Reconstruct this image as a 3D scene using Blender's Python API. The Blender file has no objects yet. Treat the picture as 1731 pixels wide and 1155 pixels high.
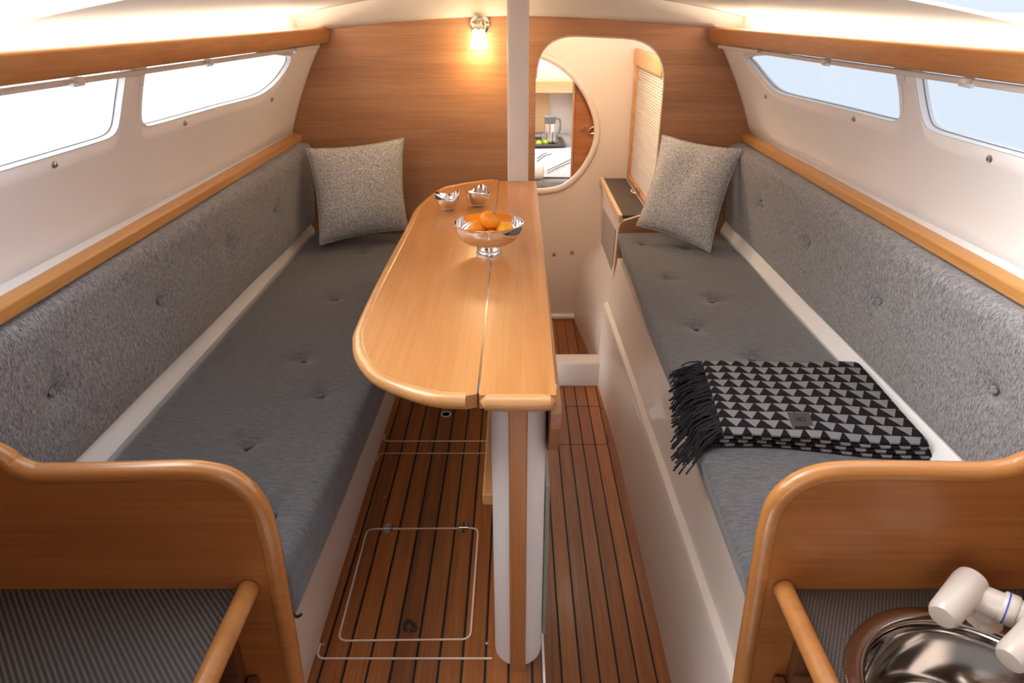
import bpy, bmesh, math, random
from mathutils import Vector, Matrix
random.seed(7)
S = bpy.context.scene
COL = S.collection
PI = math.pi

# ------------------------------------------------------------------ camera
F, CX, CY, IW, IH = 1150.0, 872.5, 577.5, 1731.0, 1155.0
PITCH = math.atan(565.5 / F)
CAMZ = 1.287
cp, sp = math.cos(PITCH), math.sin(PITCH)
cam_d = bpy.data.cameras.new('camera')
cam = bpy.data.objects.new('camera', cam_d)
COL.objects.link(cam)
cam.location = (0, 0, CAMZ)
cam.rotation_euler = (PI / 2 - PITCH, 0, 0)
cam_d.sensor_width = 36.0
cam_d.lens = F * 36.0 / IW
cam_d.shift_x = -(CX - IW / 2) / IW
cam_d.clip_start = 0.02
S.camera = cam

# ------------------------------------------------------------------ world, large lights, exposure
W = bpy.data.worlds.new('world')
S.world = W
W.use_nodes = True
wn = W.node_tree
wn.nodes.clear()
wo = wn.nodes.new('ShaderNodeOutputWorld')
wb = wn.nodes.new('ShaderNodeBackground')
wg = wn.nodes.new('ShaderNodeTexCoord')
wsx = wn.nodes.new('ShaderNodeSeparateXYZ')
wr = wn.nodes.new('ShaderNodeMapRange')
wr.interpolation_type = 'SMOOTHSTEP'
wr.inputs['From Min'].default_value = -0.54
wr.inputs['From Max'].default_value = -0.25
wm = wn.nodes.new('ShaderNodeMix')
wm.data_type = 'RGBA'
wm.inputs['A'].default_value = (2.6, 2.62, 2.64, 1)     # hazy bright side of the sky (port)
wm.inputs['B'].default_value = (0.46, 0.52, 0.595, 1)    # pale blue side (starboard)
wn.links.new(wg.outputs['Generated'], wsx.inputs[0])
wn.links.new(wsx.outputs['X'], wr.inputs['Value'])
wn.links.new(wr.outputs[0], wm.inputs['Factor'])
wz = wn.nodes.new('ShaderNodeMapRange')          # overcast sky: much brighter overhead than at the horizon
wz.inputs['From Min'].default_value = 0.0; wz.inputs['From Max'].default_value = 1.0
wz.inputs['To Min'].default_value = 1.0; wz.inputs['To Max'].default_value = 3.0
wn.links.new(wsx.outputs['Z'], wz.inputs['Value']); wn.links.new(wz.outputs[0], wb.inputs['Strength'])
wn.links.new(wm.outputs['Result'], wb.inputs['Color'])
wn.links.new(wb.outputs[0], wo.inputs[0])
DOME_FILL_W = 4.2         # added fill light of the compartment, out of view (W)
BERTH_FILL_W = 6.0        # added fill light of the forward berth, out of view (W)
LED_W = 4.3          # warm LED strip behind each valance (W)
LAMP_W = .95         # bulkhead lamp (W)
S.view_settings.view_transform = 'Standard'
S.view_settings.look = 'None'
S.view_settings.gamma = 1.0
S.view_settings.use_curve_mapping = False
S.view_settings.exposure = 0.78

# ------------------------------------------------------------------ pixel -> place helpers
def ray(x, y):
    a, b = (x - CX) / F, -(y - CY) / F
    return Vector((a, cp + b * sp, -sp + b * cp))
def at_Y(x, y, Y):
    d = ray(x, y); t = Y / d.y
    return Vector((d.x * t, Y, CAMZ + d.z * t))
def at_z(x, y, z):
    d = ray(x, y); t = (z - CAMZ) / d.z
    return Vector((d.x * t, d.y * t, z))
def at_X(x, y, X):
    d = ray(x, y); t = X / d.x
    return Vector((X, d.y * t, CAMZ + d.z * t))
def lerp(a, b, t): return a + (b - a) * t
def interp(x, pts):
    if x <= pts[0][0]:
        (x0, y0), (x1, y1) = pts[0], pts[1]
    elif x >= pts[-1][0]:
        (x0, y0), (x1, y1) = pts[-2], pts[-1]
    else:
        for (x0, y0), (x1, y1) in zip(pts, pts[1:]):
            if x0 <= x <= x1: break
    return y0 + (y1 - y0) * (x - x0) / (x1 - x0)
def smooth_closed(pts, n=4):
    """Catmull-Rom through a closed loop of points"""
    out = []; N = len(pts)
    for i in range(N):
        p0, p1, p2, p3 = (Vector(pts[(i + k) % N]) for k in (-1, 0, 1, 2))
        for j in range(n):
            t = j / n
            out.append(0.5 * ((2 * p1) + (p2 - p0) * t + (2 * p0 - 5 * p1 + 4 * p2 - p3) * t * t + (3 * p1 - p0 - 3 * p2 + p3) * t ** 3))
    return out
def smooth_open(pts, n=4):
    P_ = [Vector(p) for p in pts]
    Q = [2 * P_[0] - P_[1]] + P_ + [2 * P_[-1] - P_[-2]]
    out = []
    for i in range(1, len(Q) - 2):
        p0, p1, p2, p3 = Q[i - 1:i + 3]
        for j in range(n):
            t = j / n
            out.append(0.5 * ((2 * p1) + (p2 - p0) * t + (2 * p0 - 5 * p1 + 4 * p2 - p3) * t * t + (3 * p1 - p0 - 3 * p2 + p3) * t ** 3))
    out.append(P_[-1])
    return out
def round_poly(pts, r, n=6):
    """round the corners of a closed 2D/3D polygon; r may be a list"""
    out = []; N = len(pts)
    for i in range(N):
        a, b, c_ = Vector(pts[i - 1]), Vector(pts[i]), Vector(pts[(i + 1) % N])
        rr = r[i] if isinstance(r, (list, tuple)) else r
        if rr <= 0: out.append(b); continue
        u, v = (a - b), (c_ - b)
        rr = min(rr, u.length * .49, v.length * .49)
        p, q = b + u.normalized() * rr, b + v.normalized() * rr
        for k in range(n + 1):
            t = k / n
            out.append((1 - t) ** 2 * p + 2 * t * (1 - t) * b + t * t * q)
    return out

# ------------------------------------------------------------------ mesh builder
class MB:
    def __init__(s): s.v = []; s.f = []; s.uv = None
    def add(s, v, f):
        n = len(s.v); s.v += [Vector(p) for p in v]; s.f += [tuple(i + n for i in q) for q in f]; return s
    def box(s, x0, x1, y0, y1, z0, z1):
        return s.add([(x, y, z) for z in (z0, z1) for y in (y0, y1) for x in (x0, x1)],
                     [(0, 2, 3, 1), (4, 5, 7, 6), (0, 1, 5, 4), (2, 6, 7, 3), (0, 4, 6, 2), (1, 3, 7, 5)])
    def loops(s, L, closed=True, cap0=True, cap1=True):
        """skin a list of equal-length point loops"""
        n = len(L[0]); v = [p for l in L for p in l]; f = []
        for i in range(len(L) - 1):
            for j in range(n if closed else n - 1):
                k = (j + 1) % n
                f.append((i * n + j, i * n + k, (i + 1) * n + k, (i + 1) * n + j))
        if cap0: f.append(tuple(reversed(range(n))))
        if cap1: f.append(tuple((len(L) - 1) * n + j for j in range(n)))
        return s.add(v, f)
    def tube(s, path, r, n=10, closed=False, up=None, flat=1.0):
        path = [Vector(p) for p in path]; N = len(path); L = []
        nrm = None
        for i, p in enumerate(path):
            if closed: t = path[(i + 1) % N] - path[i - 1]
            else: t = path[min(i + 1, N - 1)] - path[max(i - 1, 0)]
            t.normalize()
            if nrm is None:
                a = Vector(up) if up else (Vector((0, 0, 1)) if abs(t.z) < .9 else Vector((0, 1, 0)))
                nrm = (a - t * a.dot(t)).normalized()
            else:
                nrm = nrm - t * nrm.dot(t)
                nrm.normalize()
            b = t.cross(nrm)
            rr = r[i] if isinstance(r, (list, tuple)) else r
            L.append([p + nrm * (math.cos(2 * PI * k / n) * rr) + b * (math.sin(2 * PI * k / n) * rr * flat) for k in range(n)])
        if closed:
            L.append(L[0]); return s.loops(L, True, False, False)
        return s.loops(L)
    def lathe(s, prof, n=40, c=(0, 0, 0), axis='z', mod=None, cap=True):
        c = Vector(c); L = []
        for (r, z) in prof:
            row = []
            for k in range(n):
                a = 2 * PI * k / n
                dz = mod(a, r, z) if mod else 0
                q = Vector((r * math.cos(a), r * math.sin(a), z + dz))
                if axis == 'y': q = Vector((q.x, q.z, q.y))
                if axis == 'x': q = Vector((q.z, q.x, q.y))
                row.append(c + q)
            L.append(row)
        return s.loops(L, True, cap and prof[0][0] > 1e-5, cap and prof[-1][0] > 1e-5)
    def cyl(s, a, b, r, n=20, bev=0.0, r2=None):
        a, b = Vector(a), Vector(b); r2 = r if r2 is None else r2
        d = (b - a).normalized()
        if bev: return s.tube([a, a + d * .0001, a + d * bev, b - d * bev, b - d * .0001, b], [r - bev, r - bev * .75, r, r2, r2 - bev * .75, r2 - bev], n)
        return s.tube([a, b], [r, r2], n)
    def xf(s, M):
        s.v = [M @ p for p in s.v]; return s
    def build(s, name, mat, parent=None, smooth=True, bevel=0.0, seg=2, angle=40, sub=0):
        base = ORIG.get(parent.name, Vector()) if parent else Vector()
        if parent is None and getattr(s, 'base', None): base = Vector(s.base)
        me = bpy.data.meshes.new(name)
        me.from_pydata([tuple(p - base) for p in s.v], [], s.f)
        if s.uv:
            uvl = me.uv_layers.new(name='UVMap')
            for lp in me.loops: uvl.data[lp.index].uv = s.uv[lp.vertex_index]
        bm = bmesh.new(); bm.from_mesh(me)
        bmesh.ops.remove_doubles(bm, verts=bm.verts, dist=1e-6) if not s.uv else None
        bmesh.ops.recalc_face_normals(bm, faces=bm.faces)
        bm.to_mesh(me); bm.free()
        me.materials.append(mat)
        o = bpy.data.objects.new(name, me); COL.objects.link(o)
        if parent: o.parent = parent
        else: o.location = base
        ORIG[o.name] = base if parent is None else base
        if smooth:
            me.polygons.foreach_set('use_smooth', [True] * len(me.polygons))
            try: me.set_sharp_from_angle(angle=math.radians(angle))
            except Exception: pass
        if bevel:
            m = o.modifiers.new('bevel', 'BEVEL'); m.width = bevel; m.segments = seg; m.limit_method = 'ANGLE'; m.angle_limit = math.radians(35)
            m.harden_normals = False
        if sub:
            m = o.modifiers.new('sub', 'SUBSURF'); m.levels = sub; m.render_levels = sub
        return o
ORIG = {}
def plate(outer, holes, mapf, thick):
    """flat plate with holes. outer/holes are 2D loops, mapf maps (a,b,t) -> 3D, t in 0..thick"""
    bm = bmesh.new(); es = []
    for loop in [outer] + list(holes):
        vs = [bm.verts.new((p[0], p[1], 0)) for p in loop]
        for i in range(len(vs)): es.append(bm.edges.new((vs[i - 1], vs[i])))
    bmesh.ops.triangle_fill(bm, use_beauty=True, use_dissolve=False, edges=es)
    r = bmesh.ops.extrude_face_region(bm, geom=list(bm.faces))
    for g in r['geom']:
        if isinstance(g, bmesh.types.BMVert): g.co.z = thick
    bm.verts.index_update()
    m = MB()
    m.add([mapf(v.co.x, v.co.y, v.co.z) for v in bm.verts], [tuple(v.index for v in f.verts) for f in bm.faces])
    bm.free()
    return m
def tag(o, label, cat, group=None):
    o['label'] = label; o['category'] = cat
    if group: o['group'] = group
    return o
def struct(o): o['kind'] = 'structure'; return o
def thing(name, loc, label, cat, group=None):
    o = bpy.data.objects.new(name, None); COL.objects.link(o); o.location = loc
    o.empty_display_size = 0.05
    ORIG[o.name] = Vector(loc)
    return tag(o, label, cat, group)

# ------------------------------------------------------------------ materials
def new_mat(name):
    m = bpy.data.materials.new(name); m.use_nodes = True
    nt = m.node_tree; b = nt.nodes['Principled BSDF']
    return m, nt, b
def plain(name, col, rough=.5, metal=0.0, coat=0.0, bump=0.0, bscale=40.0, var=0.0, spec=.5):
    m, nt, b = new_mat(name)
    b.inputs['Base Color'].default_value = (*col, 1); b.inputs['Roughness'].default_value = rough
    b.inputs['Metallic'].default_value = metal; b.inputs['Coat Weight'].default_value = coat
    b.inputs['Specular IOR Level'].default_value = spec
    tc = nt.nodes.new('ShaderNodeTexCoord')
    nz = nt.nodes.new('ShaderNodeTexNoise'); nz.inputs['Scale'].default_value = bscale; nz.inputs['Detail'].default_value = 4
    nt.links.new(tc.outputs['Object'], nz.inputs['Vector'])
    if bump:
        bp = nt.nodes.new('ShaderNodeBump'); bp.inputs['Strength'].default_value = bump; bp.inputs['Distance'].default_value = .002
        nt.links.new(nz.outputs['Fac'], bp.inputs['Height']); nt.links.new(bp.outputs[0], b.inputs['Normal'])
    if var:
        mx = nt.nodes.new('ShaderNodeMix'); mx.data_type = 'RGBA'
        mx.inputs['A'].default_value = (*[c * (1 - var) for c in col], 1); mx.inputs['B'].default_value = (*[min(1, c * (1 + var)) for c in col], 1)
        nt.links.new(nz.outputs['Fac'], mx.inputs['Factor']); nt.links.new(mx.outputs['Result'], b.inputs['Base Color'])
    return m
def wood(name, dark, light, axis, rough=.35, coat=.25, k=1.0, rnd=False, contrast=1.0, knots=.5):
    m, nt, b = new_mat(name); N = nt.nodes; Lk = nt.links.new
    tc = N.new('ShaderNodeTexCoord'); vec = tc.outputs['Object']
    if rnd:
        oi = N.new('ShaderNodeObjectInfo'); sc = N.new('ShaderNodeVectorMath'); sc.operation = 'MULTIPLY_ADD'
        sc.inputs[1].default_value = (1, 1, 1)
        mm = N.new('ShaderNodeVectorMath'); mm.operation = 'SCALE'; mm.inputs['Scale'].default_value = 37.0
        cmb = N.new('ShaderNodeCombineXYZ')
        for i in range(3): Lk(oi.outputs['Random'], cmb.inputs[i])
        Lk(cmb.outputs[0], mm.inputs[0]); Lk(vec, sc.inputs[0]); Lk(mm.outputs[0], sc.inputs[2]); vec = sc.outputs[0]
    ia = 'XYZ'.index(axis)
    def noise(along, across, det, dist=0.0):
        mp = N.new('ShaderNodeMapping'); s_ = [across * k] * 3; s_[ia] = along * k
        mp.inputs['Scale'].default_value = s_; Lk(vec, mp.inputs['Vector'])
        n = N.new('ShaderNodeTexNoise'); n.inputs['Scale'].default_value = 1.0; n.inputs['Detail'].default_value = det
        n.inputs['Roughness'].default_value = .62; n.inputs['Distortion'].default_value = dist
        Lk(mp.outputs[0], n.inputs['Vector']); return n.outputs['Fac']
    a = noise(1.0, 26.0, 5, knots); f = noise(5.0, 190.0, 4); g = noise(.5, 7.0, 2)
    def madd(x, mul, y=None, add=0.0):
        q = N.new('ShaderNodeMath'); q.operation = 'MULTIPLY_ADD'; Lk(x, q.inputs[0]); q.inputs[1].default_value = mul
        if y is not None: Lk(y, q.inputs[2])
        else: q.inputs[2].default_value = add
        return q.outputs[0]
    t = madd(a, .55 * contrast); t = madd(f, .5 * contrast, t); t = madd(g, .5 * contrast, t)
    cr = N.new('ShaderNodeMapRange'); cr.inputs['From Min'].default_value = .58 * contrast; cr.inputs['From Max'].default_value = .98 * contrast
    Lk(t, cr.inputs['Value'])
    mx = N.new('ShaderNodeMix'); mx.data_type = 'RGBA'
    mx.inputs['A'].default_value = (*dark, 1); mx.inputs['B'].default_value = (*light, 1)
    Lk(cr.outputs[0], mx.inputs['Factor']); colr = mx.outputs['Result']
    if rnd:
        hv = N.new('ShaderNodeHueSaturation'); mr = N.new('ShaderNodeMapRange')
        mr.inputs['To Min'].default_value = .78; mr.inputs['To Max'].default_value = 1.2
        Lk(oi.outputs['Random'], mr.inputs['Value']); Lk(mr.outputs[0], hv.inputs['Value']); Lk(colr, hv.inputs['Color']); colr = hv.outputs[0]
    Lk(colr, b.inputs['Base Color'])
    b.inputs['Roughness'].default_value = rough; b.inputs['Coat Weight'].default_value = coat; b.inputs['Coat Roughness'].default_value = .18
    bp = N.new('ShaderNodeBump'); bp.inputs['Strength'].default_value = .08; bp.inputs['Distance'].default_value = .001
    Lk(f, bp.inputs['Height']); Lk(bp.outputs[0], b.inputs['Normal'])
    return m
def fabric(name, dark, light, sa, sb_, bump=.5, sheen=.3, vec=None):
    """heathered woven cloth: streaky noise of two directions"""
    m, nt, b = new_mat(name); N = nt.nodes; Lk = nt.links.new
    tc = N.new('ShaderNodeTexCoord')
    def nz(s_, det=3):
        mp = N.new('ShaderNodeMapping'); mp.inputs['Scale'].default_value = s_; Lk(tc.outputs['Object'], mp.inputs['Vector'])
        n = N.new('ShaderNodeTexNoise'); n.inputs['Scale'].default_value = 1; n.inputs['Detail'].default_value = det; n.inputs['Roughness'].default_value = .7
        Lk(mp.outputs[0], n.inputs['Vector']); return n.outputs['Fac']
    a, c_ = nz(sa), nz(sb_)
    ad = N.new('ShaderNodeMath'); ad.operation = 'ADD'; Lk(a, ad.inputs[0]); Lk(c_, ad.inputs[1])
    mr = N.new('ShaderNodeMapRange'); mr.inputs['From Min'].default_value = .78; mr.inputs['From Max'].default_value = 1.22; Lk(ad.outputs[0], mr.inputs['Value'])
    mx = N.new('ShaderNodeMix'); mx.data_type = 'RGBA'; mx.inputs['A'].default_value = (*dark, 1); mx.inputs['B'].default_value = (*light, 1)
    Lk(mr.outputs[0], mx.inputs['Factor']); Lk(mx.outputs['Result'], b.inputs['Base Color'])
    b.inputs['Roughness'].default_value = .9; b.inputs['Specular IOR Level'].default_value = .2
    b.inputs['Sheen Weight'].default_value = sheen; b.inputs['Sheen Roughness'].default_value = .5
    bp = N.new('ShaderNodeBump'); bp.inputs['Strength'].default_value = bump; bp.inputs['Distance'].default_value = .002
    Lk(ad.outputs[0], bp.inputs['Height']); Lk(bp.outputs[0], b.inputs['Normal'])
    return m
def emit(name, col, st):
    m, nt, b = new_mat(name)
    b.inputs['Base Color'].default_value = (*col, 1)
    b.inputs['Emission Color'].default_value = (*col, 1); b.inputs['Emission Strength'].default_value = st
    return m
def pane_mat(name, tint, gloss=.06):
    m, nt, b = new_mat(name); N = nt.nodes; Lk = nt.links.new
    tr = N.new('ShaderNodeBsdfTransparent'); tr.inputs[0].default_value = (*tint, 1)
    gl = N.new('ShaderNodeBsdfGlossy'); gl.inputs['Roughness'].default_value = .03
    mx = N.new('ShaderNodeMixShader'); mx.inputs[0].default_value = gloss
    Lk(tr.outputs[0], mx.inputs[1]); Lk(gl.outputs[0], mx.inputs[2]); Lk(mx.outputs[0], nt.nodes['Material Output'].inputs[0])
    return m
M = {}
M['gel'] = plain('white_gelcoat', (.80, .705, .63), .38, coat=.15, var=.02, bscale=3)
M['gel_cool'] = plain('white_liner', (.86, .82, .80), .55, var=.02, bscale=4)
M['headliner'] = plain('headliner_white', (.80, .74, .70), .6, var=.02, bscale=4)
M['bulk'] = wood('bulkhead_veneer', (.34, .145, .062), (.54, .275, .135), 'X', .42, .12, 1.0, contrast=1.0)
M['table'] = wood('table_veneer', (.43, .168, .045), (.58, .265, .085), 'Y', .30, .25, .8)
M['rim'] = wood('table_rim', (.50, .22, .07), (.66, .34, .125), 'X', .28, .3, .8)
M['rail'] = wood('rail_teak', (.35, .14, .046), (.52, .24, .09), 'Y', .34, .25, .7, knots=1.2)
M['batten'] = wood('batten_teak', (.50, .22, .055), (.64, .32, .10), 'Y', .32, .3, .8)
M['div'] = wood('divider_veneer', (.27, .086, .017), (.43, .158, .038), 'X', .34, .3, .7)
M['divrim'] = wood('divider_edging', (.38, .14, .032), (.53, .225, .06), 'X', .28, .45, .6)
M['post'] = wood('pillar_strip', (.44, .165, .050), (.60, .27, .092), 'Z', .35, .25, .8)
M['plank'] = wood('cabin_sole_plank', (.17, .048, .010), (.42, .140, .030), 'Y', .42, .06, 1.0, rnd=True, knots=.9)
M['darkwood'] = wood('dark_cupboard', (.10, .03, .012), (.20, .07, .025), 'Z', .5, .1, .8)
M['fwdwood'] = wood('cupboard_door_veneer', (.34, .115, .030), (.52, .20, .065), 'X', .4, .2, .8)
M['palewood'] = wood('pale_shelf_wood', (.66, .42, .19), (.80, .56, .30), 'X', .4, .1, .8)
M['caulk'] = plain('black_caulk', (.010, .008, .008), .6)
M['inlay'] = plain('pale_hatch_inlay', (.80, .66, .53), .4)
M['inlay_dark'] = plain('dark_hatch_seam', (.05, .012, .008), .5)
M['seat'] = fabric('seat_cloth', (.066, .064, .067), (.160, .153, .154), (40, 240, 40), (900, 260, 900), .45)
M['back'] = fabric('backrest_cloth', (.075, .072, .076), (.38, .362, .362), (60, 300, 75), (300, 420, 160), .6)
M['scatter'] = fabric('scatter_cloth', (.20, .19, .182), (.78, .75, .725), (230, 230, 230), (180, 330, 180), .8)
M['throw_dark'] = plain('fringe_black', (.008, .007, .008), .9)
M['chrome'] = plain('polished_chrome', (.92, .90, .88), .06, metal=1.0)
M['steel'] = plain('brushed_steel', (.74, .72, .70), .16, metal=1.0)
M['stud'] = plain('stud_metal', (.45, .42, .40), .3, metal=1.0)
M['brass'] = plain('latch_metal', (.80, .55, .36), .25, metal=1.0)
M['orange'] = plain('mandarin_peel', (.93, .29, .008), .42, bump=.25, bscale=260, var=.08)
M['yellow'] = plain('mandarin_peel_pale', (.95, .43, .012), .42, bump=.25, bscale=260, var=.08)
M['leafdot'] = plain('stem_end', (.05, .09, .015), .7)
M['wax'] = plain('candle_wax', (.86, .82, .76), .5)
M['fau'] = plain('faucet_plastic', (.64, .55, .47), .32, coat=.2)
M['blue'] = plain('blue_ring', (.03, .08, .45), .4)
M['dkgrey'] = plain('dark_laminate', (.070, .052, .042), .45)
M['greypanel'] = plain('grey_locker_panel', (.40, .33, .29), .5)
M['acryl'] = plain('green_grey_panel', (.30, .31, .25), .3)
M['white'] = plain('white_plastic', (.84, .82, .80), .4)
M['gasket'] = plain('window_gasket', (.20, .22, .27), .5)
M['sill'] = plain('window_reveal', (.88, .88, .89), .35)
M['shade'] = emit('lamp_glass', (1.0, .86, .60), 9.0)
M['led'] = emit('led_strip', (1.0, .80, .52), 6.0)
M['pane'] = pane_mat('window_pane', (.97, .985, 1.0), .05)
M['glassclear'] = pane_mat('drinking_glass', (.93, .94, .94), .12)
M['bed'] = fabric('bed_cover', (.17, .15, .155), (.30, .275, .28), (30, 120, 30), (200, 90, 200), .3)
M['bedsheet'] = fabric('bed_throw_cloth', (.50, .46, .45), (.68, .64, .63), (30, 120, 30), (200, 90, 200), .3)
M['lime'] = plain('lime_skin', (.50, .62, .02), .4, bump=.1, bscale=200)
M['black'] = plain('black_line', (.03, .028, .03), .8)
M['tambour'] = plain('tambour_slat', (.66, .59, .53), .5)
M['orangewood'] = wood('locker_frame_wood', (.50, .23, .09), (.66, .35, .16), 'X', .4, .2, .8)

def counter_mat(name, rot, sc1, sc2, w1=.75, w2=.35):
    m, nt, b = new_mat(name); N = nt.nodes; Lk = nt.links.new
    tc = N.new('ShaderNodeTexCoord'); mp = N.new('ShaderNodeMapping'); mp.inputs['Rotation'].default_value = (0, 0, rot)
    Lk(tc.outputs['Object'], mp.inputs['Vector'])
    def wave(d, s_):
        w = N.new('ShaderNodeTexWave'); w.wave_type = 'BANDS'; w.bands_direction = d; w.inputs['Scale'].default_value = s_
        w.inputs['Distortion'].default_value = .0; Lk(mp.outputs[0], w.inputs['Vector']); return w.outputs['Fac']
    a, c_ = wave('X', sc1), wave('Y', sc2)
    ml = N.new('ShaderNodeMath'); ml.operation = 'MULTIPLY_ADD'; Lk(a, ml.inputs[0]); ml.inputs[1].default_value = w1
    m2 = N.new('ShaderNodeMath'); m2.operation = 'MULTIPLY'; Lk(c_, m2.inputs[0]); m2.inputs[1].default_value = w2; Lk(m2.outputs[0], ml.inputs[2])
    mr = N.new('ShaderNodeMapRange'); mr.inputs['From Min'].default_value = .35; mr.inputs['From Max'].default_value = 1.05; Lk(ml.outputs[0], mr.inputs['Value'])
    mx = N.new('ShaderNodeMix'); mx.data_type = 'RGBA'; mx.inputs['A'].default_value = (.022, .014, .010, 1); mx.inputs['B'].default_value = (.125, .092, .070, 1)
    Lk(mr.outputs[0], mx.inputs['Factor']); Lk(mx.outputs['Result'], b.inputs['Base Color']); b.inputs['Roughness'].default_value = .5
    bp = N.new('ShaderNodeBump'); bp.inputs['Strength'].default_value = .5; bp.inputs['Distance'].default_value = .001
    Lk(ml.outputs[0], bp.inputs['Height']); Lk(bp.outputs[0], b.inputs['Normal'])
    return m
M['counter_p'] = counter_mat('ribbed_counter', math.radians(137.1), 42, 120)
M['counter_s'] = counter_mat('woven_counter', math.radians(28), 62, 70, .55, .55)

def throw_mat():
    m, nt, b = new_mat('triangle_throw'); N = nt.nodes; Lk = nt.links.new
    uv = N.new('ShaderNodeUVMap'); uv.uv_map = 'UVMap'
    sx = N.new('ShaderNodeSeparateXYZ'); Lk(uv.outputs[0], sx.inputs[0])
    def mth(op, a, bb=None, c_=None):
        q = N.new('ShaderNodeMath'); q.operation = op
        for i, v in enumerate((a, bb, c_)):
            if v is None: continue
            if isinstance(v, (int, float)): q.inputs[i].default_value = v
            else: Lk(v, q.inputs[i])
        return q.outputs[0]
    fu = mth('FRACT', sx.outputs['X']); fv = mth('FRACT', sx.outputs['Y'])
    tri = mth('MULTIPLY', mth('ABSOLUTE', mth('SUBTRACT', fu, .5)), 2.0)      # 0 at the middle, 1 at cell edges
    fac = mth('LESS_THAN', mth('ADD', tri, .06), fv)                          # light triangle, apex down
    nz = N.new('ShaderNodeTexNoise'); nz.inputs['Scale'].default_value = 14; nz.inputs['Detail'].default_value = 3; Lk(uv.outputs[0], nz.inputs['Vector'])
    mx0 = N.new('ShaderNodeMix'); mx0.data_type = 'RGBA'; mx0.inputs['A'].default_value = (.11, .10, .10, 1); mx0.inputs['B'].default_value = (.30, .28, .277, 1)
    Lk(nz.outputs['Fac'], mx0.inputs['Factor'])
    mx = N.new('ShaderNodeMix'); mx.data_type = 'RGBA'; mx.inputs['A'].default_value = (.011, .009, .011, 1)
    Lk(mx0.outputs['Result'], mx.inputs['B']); Lk(fac, mx.inputs['Factor']); Lk(mx.outputs['Result'], b.inputs['Base Color'])
    b.inputs['Roughness'].default_value = .95; b.inputs['Specular IOR Level'].default_value = .15
    bp = N.new('ShaderNodeBump'); bp.inputs['Strength'].default_value = .6; bp.inputs['Distance'].default_value = .002
    ad = mth('ADD', nz.outputs['Fac'], mth('MULTIPLY', fac, .6)); Lk(ad, bp.inputs['Height']); Lk(bp.outputs[0], b.inputs['Normal'])
    return m
M['throw'] = throw_mat()

# ================================================================== THE SHELL
YB = 2.85           # wooden bulkhead
YG0 = .82
ROOF_AFT = .72  # forward edge of the aft roof, set to darken the galley
YD = 3.58           # white forward wall with the oval opening
ZL = -0.323         # lower (starboard) floor level
# ---- cabin side surface: |x| as a function of (y, z)
def Xw(side, y, z):
    if side < 0:
        xb = interp(y, [(1.1, .945), (2.85, .905)]); xt = interp(y, [(1.2, .893), (2.85, .757)])
    else:
        xb = interp(y, [(1.1, .985), (2.85, .945)]); xt = interp(y, [(1.2, .930), (2.85, .790)])
    t = (z - .83) / (1.15 - .83)
    return xb + (xt - xb) * t + .011 * 4 * t * (1 - t) * (1 if 0 < t < 1 else 0)
def on_wall(side, x, y):
    d = ray(x, y); lo, hi = .2, 8.0
    def g(t):
        p = d * t; return abs(p.x) - Xw(side, p.y, CAMZ + p.z)
    for _ in range(60):
        mid = (lo + hi) / 2
        if g(mid) < 0: lo = mid
        else: hi = mid
    p = d * lo
    return Vector((p.x, p.y, CAMZ + p.z))
def zc(x):   # ceiling camber
    return CAMZ + .06 - .08 * (abs(x) / .78) ** 2

def c1px(pts): return [(a / 1.9914, b / 1.9914) for a, b in pts]
def c4px(pts): return [(1230 + a / 3.455, 60 + b / 3.455) for a, b in pts]
WIN = {
 -1: [c1px([(980, 196), (972, 222), (945, 262), (912, 296), (862, 325), (740, 358), (620, 392), (520, 420), (490, 424), (474, 405), (474, 350), (480, 280), (492, 215), (520, 180), (760, 168), (960, 186)]),
      c1px([(432, 205), (424, 260), (412, 340), (404, 400), (396, 435), (372, 462), (300, 487), (0, 577), (-160, 625), (-200, 600), (-205, 420), (-190, 255), (-150, 232), (100, 215)])],
  1: [c4px([(106, 127), (135, 170), (195, 248), (255, 310), (325, 345), (520, 393), (760, 452), (935, 497), (985, 500), (1010, 478), (1013, 420), (1003, 300), (968, 145), (900, 118), (560, 100), (250, 112)]),
      c4px([(1085, 150), (1095, 240), (1110, 340), (1128, 440), (1148, 510), (1185, 552), (1320, 598), (1731, 715), (1960, 775), (2010, 750), (2020, 560), (2010, 250), (1960, 215), (1400, 170)])],
}
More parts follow.
